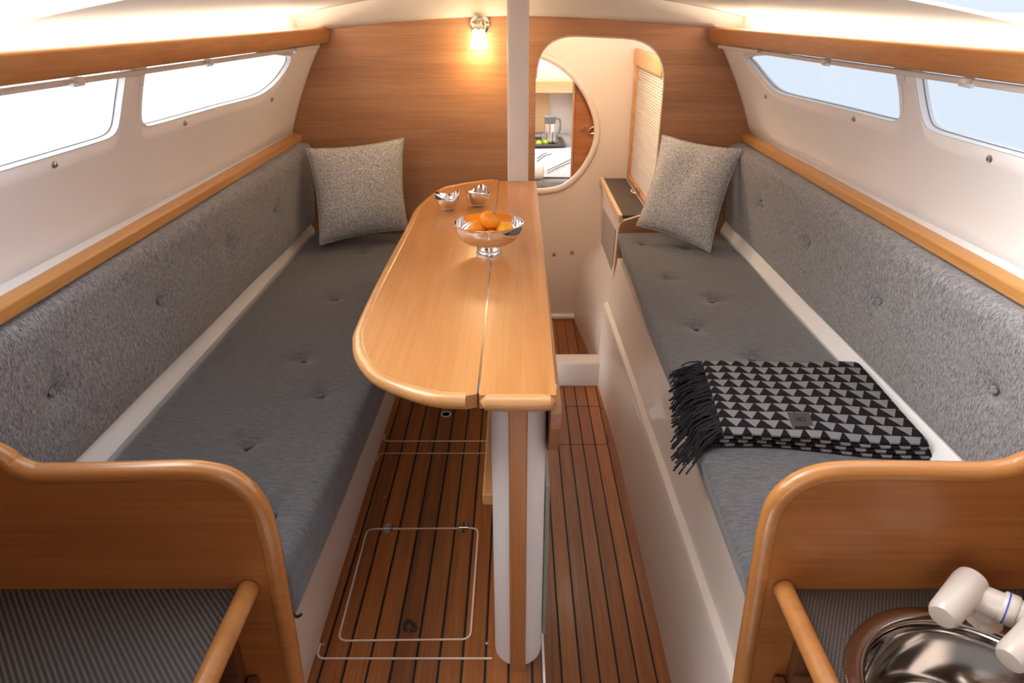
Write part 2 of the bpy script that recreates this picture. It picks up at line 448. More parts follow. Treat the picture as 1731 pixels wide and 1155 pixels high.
def build_side(side, name):
    wins = []
    for poly in WIN[side]:
        loop = [on_wall(side, x, y) for x, y in poly]
        wins.append(smooth_closed(loop, 4))
    def span(loop, y):
        zs = []
        n = len(loop)
        for i in range(n):
            a, b = loop[i], loop[(i + 1) % n]
            if (a.y - y) * (b.y - y) <= 0 and abs(a.y - b.y) > 1e-9:
                zs.append(a.z + (b.z - a.z) * (y - a.y) / (b.y - a.y))
        return (min(zs), max(zs)) if zs else None
    ys = set(); Y0, Y1 = .45, YB
    n = 90
    lim = [(min(p.y for p in L), max(p.y for p in L)) for L in wins]
    for i in range(n + 1):
        y = round(Y0 + (Y1 - Y0) * i / n, 5)
        if all(abs(y - e) > .004 for ab in lim for e in ab): ys.add(y)
    for a, b in lim:
        for k in range(9):
            ys.add(round(a + .03 * (k / 8) ** 2 + 1e-4, 5)); ys.add(round(b - .05 * (k / 8) ** 2 - 1e-4, 5))
    ys = sorted(y for y in ys if Y0 <= y <= Y1)
    ZB, TOP = .826, 1.172
    known = []
    for y in ys:
        for L, (a, b) in zip(wins, lim):
            if a < y < b and span(L, y): known.append((y, span(L, y)))
    cols = []
    for y in ys:
        sp_ = next((q for yy, q in known if yy == y), None); ins = sp_ is not None
        if not ins:
            lo_ = [kq for kq in known if kq[0] < y]; hi_ = [kq for kq in known if kq[0] > y]
            if lo_ and hi_:
                (ya, qa), (yb, qb) = lo_[-1], hi_[0]; t = (y - ya) / (yb - ya)
                sp_ = (lerp(qa[0], qb[0], t), lerp(qa[1], qb[1], t))
            else: sp_ = (lo_[-1] if lo_ else hi_[0])[1]
        sp_ = (sp_[0], min(sp_[1], TOP - .004))
        zs = [lerp(ZB, sp_[0], k / 6) for k in range(7)] + [lerp(sp_[0], sp_[1], k / 4) for k in range(1, 5)] + [lerp(sp_[1], TOP, k / 2) for k in (1, 2)]
        cols.append((y, ins, zs))
    m = MB(); V = []; Fq = []
    nz = 13
    for y, ins, zs in cols: V += [(side * Xw(side, y, z), y, z) for z in zs]
    for c_ in range(len(cols) - 1):
        hole = cols[c_][1] and cols[c_ + 1][1]
        if hole:
            mid = (cols[c_][0] + cols[c_ + 1][0]) / 2
            hole = any(a < mid < b and a - 1e-6 < cols[c_][0] and cols[c_ + 1][0] < b + 1e-6 for a, b in lim)
        for k in range(nz - 1):
            if hole and 6 <= k < 10: continue
            Fq.append((c_ * nz + k, (c_ + 1) * nz + k, (c_ + 1) * nz + k + 1, c_ * nz + k + 1))
    m.add(V, Fq)
    o = struct(m.build(name, M['gel_cool'], smooth=True, angle=60))
    sol = o.modifiers.new('thick', 'SOLIDIFY'); sol.thickness = .014; sol.offset = -1 if side > 0 else 1
    sol.use_rim = True
    # make the thickness grow outwards whatever the face normals are
    nrm = o.data.polygons[0].normal
    sol.offset = 1 if nrm.x * side > 0 else -1
    for L in wins: add_window(side, L)
    return o
WN = [0]
def add_window(side, L):
    WN[0] += 1
    nm = 'window_%d' % WN[0]
    out = Vector((side, 0, .25)).normalized()
    c_ = sum(L, Vector()) / len(L)
    # reveal ring (moulded frame), pane and gasket line
    fr = MB()
    rings = []
    for k, (d, g) in enumerate(((-.0005, 1.012), (-.001, .988), (.014, .975), (.022, .975), (.022, 1.03), (.004, 1.03))):
        rings.append([c_ + (p - c_) * g + out * d for p in L])
    rings.append(rings[0])
    fr.loops(rings, True, False, False)
    o = struct(fr.build(nm, M['sill'], smooth=True, angle=50))
    pn = MB(); inner = [c_ + (p - c_) * .99 + out * .016 for p in L]
    n = len(inner)
    pn.add(inner + [c_ + out * .016], [(i, (i + 1) % n, n) for i in range(n)])
    pn.build('pane', M['pane'], o, smooth=False)
    gk = MB().tube([c_ + (p - c_) * .972 + out * .013 for p in L], .0012, 6, closed=True)
    gk.build('gasket', M['gasket'], o)

wp = build_side(-1, 'wall_port'); ws = build_side(1, 'wall_starboard')
wp['label'] = 'white moulded cabin side on the side of the table leaf'; ws['label'] = 'white moulded cabin side on the side of the folded throw'

# snap studs on the cabin sides
def stud(parent, p, nrm, r=.0075):
    m = MB(); n_ = Vector(nrm).normalized()
    m.tube([p, p + n_ * .002, p + n_ * .0035, p + n_ * .006, p + n_ * .0065], [r, r, r * .6, r * .55, r * .2], 12)
    return m.build('snap_stud', M['stud'], parent)
for x, y in ((91, 278), (312, 208), (459, 168)): stud(wp, on_wall(-1, x, y), (1, 0, -.3))
for x, y in ((1295, 163), (1444, 201), (1674, 268)): stud(ws, on_wall(1, x, y), (-1, 0, -.3))

# ---- ceiling: cambered headliner over the saloon, ends at the companionway opening
cm = MB(); L = []
for Y in (1.2, 1.205, 1.3, 1.7, 2.1, 2.5, 2.70, 2.86):
    row = []
    for i in range(41):
        x = -1.05 + 2.1 * i / 40
        z = zc(x)
        row.append(Vector((x, Y, z)))
    L.append(row)
bot = [[p for p in r] for r in L]
cm.loops(bot, False, False, False)
cm.loops([[p + Vector((0, 0, .006)) for p in r] for r in L], False, False, False)
cm.loops([L[0], [p + Vector((0, 0, .006)) for p in L[0]]], False, False, False)
ceiling = struct(cm.build('ceiling', M['headliner'], smooth=True, angle=50))
ceiling['label'] = 'white cambered cabin headliner above the valance lights'
# raised moulding panels on the headliner (two shallow trapezoids either side of the post)
for sgn in (-1, 1):
    pm = MB(); a = []
    for (x, Y) in ((.10, 2.52), (.42, 2.40), (.36, 1.25), (.10, 1.25)):
        a.append((sgn * x, Y))
    pl = round_poly([Vector((x, y)) for x, y in a], .05, 5)
    n = len(pl)
    top = [Vector((p.x, p.y, zc(p.x) + .002)) for p in pl]
    lo = [Vector((p.x * .985 + sgn * .003, p.y, zc(p.x) - .010)) for p in pl]
    pm.loops([top, lo], True, False, True)
    pm.build('headliner_panel', M['headliner'], ceiling, angle=30)

# ---- wooden bulkhead with the door opening
top_px = [(540, 56), (556, 47), (600, 43), (660, 36), (720, 31), (790, 27), (858, 25), (893, 25), (960, 27), (1030, 31), (1100, 36), (1160, 41), (1196, 45), (1212, 55)]
top = [at_Y(x, y, YB) for x, y in top_px]
tl = [(p.x, p.z) for p in top]
outer = [(-1.02, -.36), (-1.02, .6), (-.945, .80)] + [(-Xw(-1, YB, z) - .02, z) for z in (.86, .95, 1.05, 1.12)] + [(-.76, 1.19)] + tl + \
        [(.80, 1.19)] + [(Xw(1, YB, z) + .02, z) for z in (1.12, 1.05, .95, .86)] + [(.985, .80), (1.06, .6), (1.06, -.36)]
XO0, XO1 = .077, .583
otop = at_Y(1010, 57, YB).z
opening = round_poly([Vector(p) for p in [(XO0, -.205), (XO0, otop), (XO1, otop - .02), (XO1, .50), (.445, .455), (.420, -.205)]], [0, .16, .17, .03, .03, 0], 8)
bulk = struct(plate([Vector(p) for p in outer], [opening], lambda a, b, t: (a, YB + t, b), .022).build('wall_forward', M['bulk'], smooth=False))
bulk['label'] = 'reddish wood veneer bulkhead with a rounded door opening'
# pale edge trim around the opening
MB().tube([Vector((p.x, YB + .006, p.y)) for p in opening[1:-1]], .0055, 8).build('opening_trim', M['inlay'], bulk)
# white cove moulding along the top of the bulkhead
cv = MB(); L = []
topx = [top[0] + Vector((-.16, 0, -.03))] + top + [top[-1] + Vector((.16, 0, -.03))]
for p in topx:
    z = p.z; zt = zc(p.x) + .01
    L.append([Vector((p.x, YB - .004, z - .004)), Vector((p.x, YB - .030, z + .002)), Vector((p.x, YB - .055, z + .014)), Vector((p.x, YB - .075, max(zt, z + .03))), Vector((p.x, YB + .02, max(zt, z + .03))), Vector((p.x, YB + .02, z - .004))])
cv.loops(L); cvo = struct(cv.build('trim_1', M['headliner'], angle=60)); cvo['label'] = 'white cove moulding along the top of the wood bulkhead'
# white door sill
sl = MB().box(XO0 - .05, .402, YB - .05, YB + .045, ZL - .01, -.200)
slo = struct(sl.build('trim_2', M['gel'], bevel=.012, seg=3)); slo['label'] = 'white raised door sill across the lower floor'

# ---- white forward wall with the oval opening
dpx = [(905, 92), (925, 97), (948, 110), (968, 127), (985, 148), (998, 172), (1007, 198), (1010, 222), (1006, 247), (996, 270), (982, 291), (966, 307), (948, 318), (925, 323), (905, 324)]
dr = [at_Y(x, y, YD) for x, y in dpx]
xc = dr[0].x
oval = [Vector((p.x, p.z)) for p in dr] + [Vector((2 * xc - p.x, p.z)) for p in reversed(dr[1:-1])]
oval = smooth_closed([Vector((p.x, p.y, 0)) for p in oval], 3)
M['cream'] = plain('cream_gelcoat', (.80, .67, .555), .4, coat=.15, var=.02, bscale=3)
dwall = struct(plate([Vector(p) for p in [(-.72, -.36), (-.72, 1.36), (.72, 1.36), (.72, -.36)]], [oval], lambda a, b, t: (a, YD + t, b), .03).build('wall_bow', M['cream'], smooth=False))
dwall['label'] = 'cream moulded wall with a large oval opening to the berth'
MB().tube([Vector((p.x, YD + .004, p.y)) for p in oval], .017, 12, closed=True, flat=1.0).build('oval_lip', M['cream'], dwall)
for x, y in ((937, 430), (967, 427)): stud(dwall, at_Y(x, y, YD), (0, -1, 0), .011)
# coving where the white wall meets the floor and the berth side
ck = MB().tube([(.0, YD - .004, ZL + .012), (.45, YD - .004, ZL + .012)], .02, 10)
ck.build('floor_cove', M['gel'], dwall)
# compartment headlining and port side
cc = struct(MB().box(-.72, .72, YB + .022, YD, 1.33, 1.36).build('ceiling.001', M['headliner'], smooth=False)); cc['label'] = 'white ceiling of the small compartment behind the bulkhead'
dl = thing('dome_fill_light', (.30, 2.99, 1.33), 'unseen dome light added to warm the compartment behind the bulkhead', 'added fill light')  # unseen fixture, added to warm the compartment
MB().lathe([(.062, 0), (.062, -.008), (.052, -.012), (.050, -.012)], 32, (.30, 2.99, 1.33)).build('dome_base', M['white'], dl)
MB().lathe([(.050, -.011), (.044, -.024), (.028, -.033), (0, -.036)], 32, (.30, 2.99, 1.33)).build('dome_glass', M['shade'], dl)
dpl = bpy.data.lights.new('dome_fill_lamp', 'POINT'); dpl.energy = DOME_FILL_W; dpl.color = (1.0, .80, .58); dpl.shadow_soft_size = .04
dpo = bpy.data.objects.new('dome_fill_lamp', dpl); COL.objects.link(dpo); dpo.parent = dl; dpo.location = (0, 0, -.085)
cs = struct(MB().box(-.02, .02, YB + .022, YD, ZL, 1.33).build('wall_compartment', M['gel'], smooth=False)); cs['label'] = 'white side wall of the compartment behind the bulkhead'

# ---- aft end: galley sides, companionway wall and coach roof unseen behind the camera, shaping the light
for side, nm in ((-1, 'wall_galley_port'), (1, 'wall_galley_starboard')):
    a, b = sorted((side * 1.035, side * 1.06))
    o = struct(MB().box(a, b, -.9, YG0, ZL, 1.36).build(nm, M['div'], smooth=False)); o['label'] = 'unseen hull side, wood-lined to darken the galley'  # wood chosen for a darker galley and darker reflections
wa = struct(plate([Vector((-1.06, ZL)), Vector((1.06, ZL)), Vector((1.06, 1.45)), Vector((-1.06, 1.45))], [[Vector((-.5, .25)), Vector((.5, .25)), Vector((.5, 1.40)), Vector((-.5, 1.40))]], lambda a, b, t: (a, -.93 + t, b), .03).build('wall_aft', M['div'], smooth=False)); wa['label'] = 'unseen wood companionway wall added to limit light, doorway open for daylight'  # put in to limit light; doorway sized to let daylight in
ca = struct(MB().box(-1.06, 1.06, -.93, ROOF_AFT, 1.42, 1.45).build('ceiling.003', M['headliner'], smooth=False)); ca['label'] = 'unseen white coach roof shading the galley'  # unseen roof, holds daylight off the near end
# ---- floors
floor_port = struct(MB().box(-.60, .0565, .25, YB, -.030, -.0035).build('floor_port', M['caulk'], smooth=False)); floor_port['label'] = 'raised teak plank floor beneath the table leaf'
seams = [-.4226 + .0508 * i for i in range(10)]
edges = [-.50] + seams + [.0575]
for a, b in zip(edges, edges[1:]):
    MB().box(a + .0027, b - .0027, .25, YB - .002, -.012, 0).build('plank', M['plank'], floor_port, smooth=False, bevel=.0006, seg=1)
floor_sb = struct(MB().box(.055, .47, .25, YB - .05, ZL - .03, ZL - .0035).build('floor_starboard', M['caulk'], smooth=False)); floor_sb['label'] = 'lower teak plank floor beside the throw berth'
seams2 = [.0712 + .0507 * i for i in range(7)]
edges2 = [.055] + seams2 + [.47]
for a, b in zip(edges2, edges2[1:]):
    MB().box(a + .0024, b - .0024, .25, YB - .052, ZL - .012, ZL).build('plank', M['plank'], floor_sb, smooth=False, bevel=.0006, seg=1)
floor_fw = struct(MB().box(.02, .40, YB + .045, YD, ZL - .03, ZL - .0035).build('floor_compartment', M['caulk'], smooth=False)); floor_fw['label'] = 'small teak plank floor beyond the white door sill'
for a, b in zip([.02] + seams2, seams2 + [.47]):
    MB().box(a + .0018, b - .0018, YB + .046, YD - .002, ZL - .012, ZL).build('plank', M['plank'], floor_fw, smooth=False)
# white riser at the edge of the raised floor
rs = MB().box(.0575, .0625, .25, 2.6, ZL, .0008); rso = struct(rs.build('trim_3', M['gel'], smooth=False)); rso['label'] = 'thin white riser edging the raised floor'

def ribbon(name, pts, w, z, mat, parent, closed=False, h=.0009):
    pts = [Vector((p[0], p[1], 0)) for p in pts]; n = len(pts); Lq = []
    for i, p in enumerate(pts):
        t = (pts[(i + 1) % n] - pts[i - 1]) if closed else (pts[min(i + 1, n - 1)] - pts[max(i - 1, 0)])
        t.normalize(); s_ = Vector((-t.y, t.x, 0)) * (w / 2)
        Lq.append([p + s_ + Vector((0, 0, z - .001)), p + s_ + Vector((0, 0, z + h)), p - s_ + Vector((0, 0, z + h)), p - s_ + Vector((0, 0, z - .001))])
    m = MB()
    if closed: Lq.append(Lq[0]); m.loops(Lq, True, False, False)
    else: m.loops(Lq)
    return m.build(name, mat, parent, smooth=False)
def zpts(px, z): return [at_z(x, y, z) for x, y in px]
hp = zpts([(621, 894.5), (808.5, 893), (795, 1081), (571, 1083.5)], 0)
ribbon('hatch_inlay', round_poly(hp, .022, 6), .0042, 0, M['inlay'], floor_port, True)
q = zpts([(524, 1030), (540, 1113.5), (832, 1112)], 0); q[0].x, q[1].x = -.437, -.437
ribbon('panel_inlay', round_poly([Vector((-.4405, q[1].y + .040, 0)), Vector((-.4405, q[1].y, 0)), Vector((q[2].x, q[1].y, 0))], [0, .035, 0], 6), .0042, 0, M['inlay'], floor_port)
for yy, sg, x1 in ((746, 1, -.05), (766.5, -1, -.095)):
    Yq = at_z(740, yy, 0).y
    ribbon('panel_inlay', round_poly([Vector((-.4405, Yq + sg * .040, 0)), Vector((-.4405, Yq, 0)), Vector((x1, Yq, 0))], [0, .035, 0], 6), .0042 if sg > 0 else .003, 0, M['inlay'], floor_port)
# hinges of the floor hatch
for x, y in ((657, 894), (784, 892.5)):
    c0 = at_z(x, y, 0)
    h = MB()
    for s_ in (-1, 1):
        lp = [c0 + Vector((.0125 * math.cos(a) * 1.0, s_ * (.003 + .0175 * abs(math.sin(a))), 0)) for a in [PI * k / 10 for k in range(11)]]
        h.loops([[p + Vector((0, 0, -.001)) for p in lp], [p + Vector((0, 0, .0022)) for p in lp]])
    h.cyl(c0 + Vector((-.0125, 0, .0022)), c0 + Vector((.0125, 0, .0022)), .003, 10)
    ho = h.build('hinge', M['chrome'], floor_port, smooth=False)
    for dx, dy in ((-.006, .011), (.006, .011), (-.006, -.011), (.006, -.011)):
        MB().lathe([(0, .0036), (.0022, .0034), (.0030, .0022)], 10, c0 + Vector((dx, dy, 0))).build('hinge_screw', M['stud'], ho)
# flush pull (dark bent ring) in the hatch
pc = zpts([(686, 1066), (684, 1056), (690, 1049), (698, 1054), (703, 1060), (699, 1066), (694, 1064)], .004)
MB().tube(smooth_open(pc, 4), .0035, 8).build('pull_ring', M['black'], floor_port)
# finger hole with white rim
fh = at_z(754, 700.5, 0)
MB().lathe([(.0185, -.004), (.0185, .0012), (.0165, .002), (.0135, .0012), (.0130, -.004)], 24, fh).build('finger_hole_rim', M['white'], floor_port)
MB().lathe([(0, .0004), (.0133, .0004)], 24, fh).build('finger_hole', M['black'], floor_port)
for x, y in ((547, 1089), (823.5, 1087), (600, 907), (650, 840)):
    MB().lathe([(0, .0012), (.003, .0010), (.0042, 0)], 12, at_z(x, y, 0)).build('floor_screw', M['stud'], floor_port)
# dark hatch seams on the lower floor
for pp in ([(935, 751.5), (1022, 751.5), (1029, 747), (1026, 735)], [(956, 687), (1012, 687), (1020, 692)]):
    ribbon('hatch_seam', zpts(pp, ZL), .003, ZL, M['inlay_dark'], floor_sb)

# ================================================================== BERTHS
def cross_loop(A, B, C, D, r, m=(8, 40, 8, 20)):
    """rounded quad loop in (x,z); returns points and face index (0 AB,1 BC,2 CD,3 DA)"""
    P4 = [Vector(A), Vector(B), Vector(C), Vector(D)]; out = []
    for i in range(4):
        p0, p1, p2 = P4[i - 1], P4[i], P4[(i + 1) % 4]
        u, v = (p0 - p1).normalized() * r[i], (p2 - p1).normalized() * r[i]
        for k in range(6):
            t = k / 5; out.append((1 - t) ** 2 * (p1 + u) + 2 * t * (1 - t) * p1 + t * t * (p1 + v))
        e0, e1 = p1 + v, p2 + (p1 - p2).normalized() * r[(i + 1) % 4]
        for k in range(1, m[i]): out.append(e0.lerp(e1, k / m[i]))
    return out
def cushion_mesh(y0, y1, sect, r, tufts, n=150, end=.022, m=(8, 46, 8, 14), depth=.018, sig=.028, puff=0.0):
    """sect(y) -> 4 corners (x,z). tufts: world points pulled inwards along 'dirn'"""
    ys = [y0, y0 + end * .08, y0 + end * .3, y0 + end * .62] + [lerp(y0 + end, y1 - end, i / n) for i in range(n + 1)] + [y1 - end * .62, y1 - end * .3, y1 - end * .08, y1]
    ins = [end, end * .62, end * .28, end * .07] + [0] * (n + 1) + [end * .07, end * .28, end * .62, end]
    L = []
    for y, e in zip(ys, ins):
        A, B, C, D = [Vector(q) for q in sect(y)]
        c_ = (A + B + C + D) / 4
        lp = cross_loop(A, B, C, D, r, m)
        w = max((A - D).length, (B - C).length); h = max((A - B).length, (D - C).length)
        row = []
        for q in lp:
            d = q - c_
            q2 = c_ + Vector((d.x * (1 - 2 * e / max(w, .05)), d.y * (1 - 2 * e / max(h, .05))))
            p = Vector((q2.x, y, q2.y))
            for (tp, dirn) in tufts:
                dd = p - tp; r2 = dd.length_squared
                if r2 < .03:
                    ang = math.atan2(dd.y, dd.x + dd.z)
                    wr = 1 + .35 * math.sin(3 * ang + tp.y * 40) 
                    p = p + dirn * (depth * .55 * math.exp(-r2 / (2 * sig * sig) ) * wr + depth * .75 * math.exp(-r2 / (2 * .009 ** 2)))
            # soft waviness
            p = p + Vector((math.sin(y * 7 + p.z * 9) * .0012, 0, math.sin(y * 9 + p.x * 13) * .0016))
            row.append(p)
        L.append(row)
    return MB().loops(L)
def add_tuft(parent, p, dirn, mat):
    n_ = -dirn
    c0 = p + dirn * .0125
    ax = n_
    a = ax.orthogonal().normalized(); b = ax.cross(a)
    Lq = []
    for rr, hh in ((.0085, 0), (.0085, .002), (.006, .0042), (.002, .005)):
        Lq.append([c0 + ax * hh + a * (rr * math.cos(2 * PI * k / 12)) + b * (rr * math.sin(2 * PI * k / 12)) for k in range(12)])
    return MB().loops(Lq).build('tuft_button', mat, parent)

SEATZ = .42
DN = Vector((0, 0, -1))
# --- port seat cushion
def port_sect(y):
    xf = interp(y, [(.86, -.394), (1.2, -.377), (1.51, -.369), (2.85, -.350)]); xb = interp(y, [(.86, -.860), (2.83, -.866)])
    return ((xf, .295), (xf, SEATZ), (xb, SEATZ), (xb, .295))
ptuft_px = [(613, 425), (566, 501), (655, 467), (511, 604), (540, 663), (417, 748), (458, 862)]
ptuft = [at_z(x, y, SEATZ) for x, y in ptuft_px]
sc = thing('seat_cushion', (-.6, 1.8, .295), 'grey berth seat cushion beneath the table leaf', 'seat cushion')
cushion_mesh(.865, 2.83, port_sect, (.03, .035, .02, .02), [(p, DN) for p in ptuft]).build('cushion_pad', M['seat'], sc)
for p in ptuft: add_tuft(sc, p, DN, M['seat'])
# dark tie at the near corner
tc_ = at_Y(504, 1043, .872)
MB().tube(smooth_open([tc_ + Vector(v) for v in ((-.012, .004, .008), (-.004, 0, .001), (.003, -.002, .004), (.008, -.003, .010))], 4), .0028, 8).build('cushion_tie', M['black'], sc)
# --- starboard seat cushion
def sb_sect(y):
    xf = interp(y, [(.846, .386), (1.545, .402), (2.849, .430)]); xb = .884
    return ((xf + .036, .300), (xf, SEATZ), (xb, SEATZ), (xb, .300))
stuft = [at_z(x, y, SEATZ) for x, y in ((1085, 408), (1160, 418), (1130, 468), (1178, 550), (1205, 505), (1272, 601))]
sc2 = thing('seat_cushion', (.64, 1.8, .300), 'grey berth seat cushion carrying the patterned throw', 'seat cushion')
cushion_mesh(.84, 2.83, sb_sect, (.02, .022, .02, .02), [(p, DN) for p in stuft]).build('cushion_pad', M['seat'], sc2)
for p in stuft: add_tuft(sc2, p, DN, M['seat'])
# --- backrest cushions
def pb_sect(y):
    xt = interp(y, [(1.0, -.868), (2.84, -.822)]); xb = interp(y, [(1.1, -.880), (2.84, -.852)])
    return ((xb, .468), (xt, .795), (xt - .095, .795), (xb - .075, .468))
def face_pts(side, px, sect):
    out = []
    for x, y in px:
        d = ray(x, y); lo, hi = .3, 6
        for _ in range(50):
            t = (lo + hi) / 2; p = d * t; z = CAMZ + p.z
            A, B = sect(p.y)[:2]; X = interp(z, [(A[1], A[0]), (B[1], B[0])])
            if abs(p.x) < abs(X): lo = t
            else: hi = t
        p = d * lo; out.append(Vector((p.x, p.y, CAMZ + p.z)))
    return out
bt = face_pts(-1, ((470, 354), (390, 413), (278, 509), (98, 663)), pb_sect)
bc = thing('back_cushion', (-.88, 1.8, .468), 'long grey backrest cushion behind the table leaf', 'back cushion')
cushion_mesh(.845, 2.842, pb_sect, (.014, .040, .03, .02), [(p, Vector((-1, 0, 0))) for p in bt], m=(34, 14, 10, 8), end=.03).build('cushion_pad', M['back'], bc)
for p in bt: add_tuft(bc, p, Vector((-1, 0, 0)), M['back'])
def sbk_sect(y):
    xt = interp(y, [(1.0, .882), (2.84, .850)]); xb = interp(y, [(1.1, .895), (2.84, .888)])
    return ((xb, .468), (xt, .795), (xt + .095, .795), (xb + .075, .468))
st = face_pts(1, ((1283, 345), (1360, 410), (1478, 510), (1670, 660)), sbk_sect)
bc2 = thing('back_cushion', (.92, 1.8, .468), 'long grey backrest cushion behind the patterned throw', 'back cushion')
cushion_mesh(.845, 2.842, sbk_sect, (.014, .040, .03, .02), [(p, Vector((1, 0, 0))) for p in st], m=(34, 14, 10, 8), end=.03).build('cushion_pad', M['back'], bc2)
for p in st: add_tuft(bc2, p, Vector((1, 0, 0)), M['back'])

# --- white moulded berth bases
def base_loft(rows):
    m = MB(); m.loops(rows, True); return m
bp = thing('berth_bench', (-.66, 1.8, 0), 'white moulded berth bench under the cushion beside the table', 'bench')
rows = []
for y in (.84, .9, 1.3, 1.8, 2.3, YB - .002):
    prof = [(-.444, .0), (-.440, .02), (-.432, .10), (-.428, .26), (-.424, .292), (-.888, .292), (-.888, 0)]
    rows.append([Vector((x, y, z)) for x, z in prof])
base_loft(rows).build('bench_moulding', M['gel'], bp, angle=25)
bs = thing('berth_bench', (.7, 1.8, ZL), 'white moulded berth bench rising from the lower floor', 'bench')
rows = []
for y in (.84, .9, 1.4, 1.9, 2.3, 2.6, 2.75, YB - .002):
    xf = interp(y, [(.55, .4145), (2.3, .408), (2.85, .385)])
    xl = interp(y, [(.9, .4357), (2.6, .408)])
    prof = [(xf, ZL), (xf + .002, ZL + .02), (xl - .012, .066), (xl - .006, .080), (xl + .010, .089), (xl + .014, .10), (.444, .27), (.446, .297), (.888, .297), (.888, ZL)]
    rows.append([Vector((x, y, z)) for x, z in prof])
base_loft(rows).build('bench_moulding', M['gel'], bs, angle=30)
# hull lining behind the cushions with the white ledge under the backrests
for side, nm, rw in ((-1, 'wall_lining_port', ((-.868 - .008, .30), (-.868, .424), (-.888, .466), (-.975, .466), (-.975, .80), (-1.0, .80), (-1.0, .30))),
                     (1, 'wall_lining_starboard', ((.888, .30), (.880, .424), (.897, .466), (1.0, .466), (1.0, .80), (1.03, .80), (1.03, .30)))):
    rows = [[Vector((x, y, z)) for x, z in rw] for y in (.84, 1.4, 2.2, 2.846)]
    o = struct(base_loft(rows).build(nm, M['white'], angle=25)); o['label'] = 'white hull lining with a ledge behind the berth ' + ('by the table leaf' if side < 0 else 'by the throw')

# --- wood battens along the top of the backrests and white ledge behind
def path_board(pts, prof, mat, name, parent=None, bevel=.004, side=1):
    """sweep a profile [(dx,dz)] along pts (x varies with y)"""
    rows = [[Vector((p[0] + side * dx, p[1], p[2] + dz)) for dx, dz in prof] for p in pts]
    return MB().loops(rows).build(name, mat, parent, bevel=bevel, seg=3, angle=35)
for side, xs, nm, lb in ((-1, [(.45, -.885), (1.05, -.880), (2.85, -.872)], 'trim_4', 'honey wood batten above the backrest by the table leaf'),
                         (1, [(.45, .922), (1.1, .920), (2.85, .915)], 'trim_5', 'honey wood batten above the backrest by the throw')):
    pts = [(interp(y, xs), y, .798) for y in [.45 + (YB - .452 - .0) * i / 8 for i in range(9)]]
    o = struct(path_board(pts, [(0, 0), (0, .026), (.026, .034), (.032, .030), (.032, 0)], M['batten'], nm, side=side)); o['label'] = lb
    o2 = path_board(pts, [(.030, .018), (.030, .031), (.085, .033), (.085, .018)], M['gel_cool'], 'ledge', o, bevel=0, side=side)

# ================================================================== VALANCES + LED STRIPS + CURTAIN TRACKS
vt = CAMZ - .066; vb = CAMZ - .122
for side, xs, nm, lb in ((-1, [(.45, -.955), (1.233, -.877), (2.85, -.718)], 'port', ''), (1, [(.45, .965), (1.233, .890), (2.85, .738)], 'sb', '')):
    ys_ = [.45 + (YB - .454) * i / 10 for i in range(11)]
    lbv = 'reddish wood light valance over the windows ' + ('by the table leaf' if side < 0 else 'by the throw')
    pts = [(interp(y, xs), y, vb) for y in ys_]
    v = path_board(pts, [(0, 0), (-.006, .02), (-.010, .050), (-.004, .056), (.012, .056), (.018, 0)], M['rail'], 'light_valance', side=side, bevel=.003)
    tag(v, lbv, 'valance')
    led = thing('led_strip', (interp(1.7, xs) + side * .03, 1.7, vt - .02), 'warm glowing light strip hidden behind the valance ' + ('by the table leaf' if side < 0 else 'by the throw'), 'light strip')
    pl = [(interp(y, xs) + side * .03, y, vt - .018) for y in (1.22, 2.0, 2.66)]
    path_board(pl, [(0, 0), (0, .004), (.010, .004), (.010, 0)], M['led'], 'led_tape', led, side=side, bevel=0)
    # wood floor of the light trough so nothing glows downwards
    path_board([(interp(y, xs) + side * .016, y, vb + .012) for y in (.45, YB - .004)], [(0, 0), (0, .012), (.075, .012), (.075, .10), (.090, .10), (.090, 0)], M['gel_cool'], 'trough', v, side=side, bevel=0)
    ld = bpy.data.lights.new('led_light', 'AREA'); ld.shape = 'RECTANGLE'; ld.energy = LED_W; ld.color = (1.0, .83, .60)
    a, b = Vector((interp(1.22, xs) + side * .036, 1.22, vt - .008)), Vector((interp(2.66, xs) + side * .036, 2.66, vt - .008))
    ld.size = (b - a).length; ld.size_y = .012
    lo_ = bpy.data.objects.new('led_light', ld); COL.objects.link(lo_); lo_.parent = led
    lo_.location = (a + b) / 2 - ORIG[led.name]
    xax = (b - a).normalized(); zax = Vector((-side * -.15, 0, -1)); zax = (zax - xax * zax.dot(xax)).normalized(); yax = zax.cross(xax)
    lo_.rotation_euler = Matrix((xax, yax, zax)).transposed().to_euler()     # -z of the light looks up
    # curtain track with runners
    tr = thing('curtain_track', (interp(1.7, xs) + side * .02, 1.7, vb - .012), 'pale curtain track under the valance ' + ('by the table leaf' if side < 0 else 'by the throw'), 'curtain track')
    tp = [(interp(y, xs) + side * .016, y, vb - .0165) for y in (.45, 1.2, 2.0, YB - .06)]
    path_board(tp, [(0, 0), (0, .012), (.014, .012), (.014, 0)], M['tambour'], 'track_rail', tr, side=side, bevel=.002)
    for px in (((125, 122), (350, 95), (498, 76)) if side < 0 else ((1285, 76), (1400, 91), (1640, 120))):
        lo2, hi2 = .5, 2.84
        for _ in range(40):
            mid = (lo2 + hi2) / 2; d = ray(*px)
            if abs(d.x / d.y * mid) > abs(interp(mid, xs) + side * .016): hi2 = mid
            else: lo2 = mid
        yb = lo2; xb = interp(yb, xs) + side * .014
        MB().box(xb - .010, xb + .010, yb - .012, yb + .012, vb - .015, vb - .002).build('track_clip', M['tambour'], tr, bevel=.003)
        MB().tube([(xb, yb - .022, vb - .016), (xb, yb + .018, vb - .016)], .0045, 10).build('track_runner', M['white'], tr)

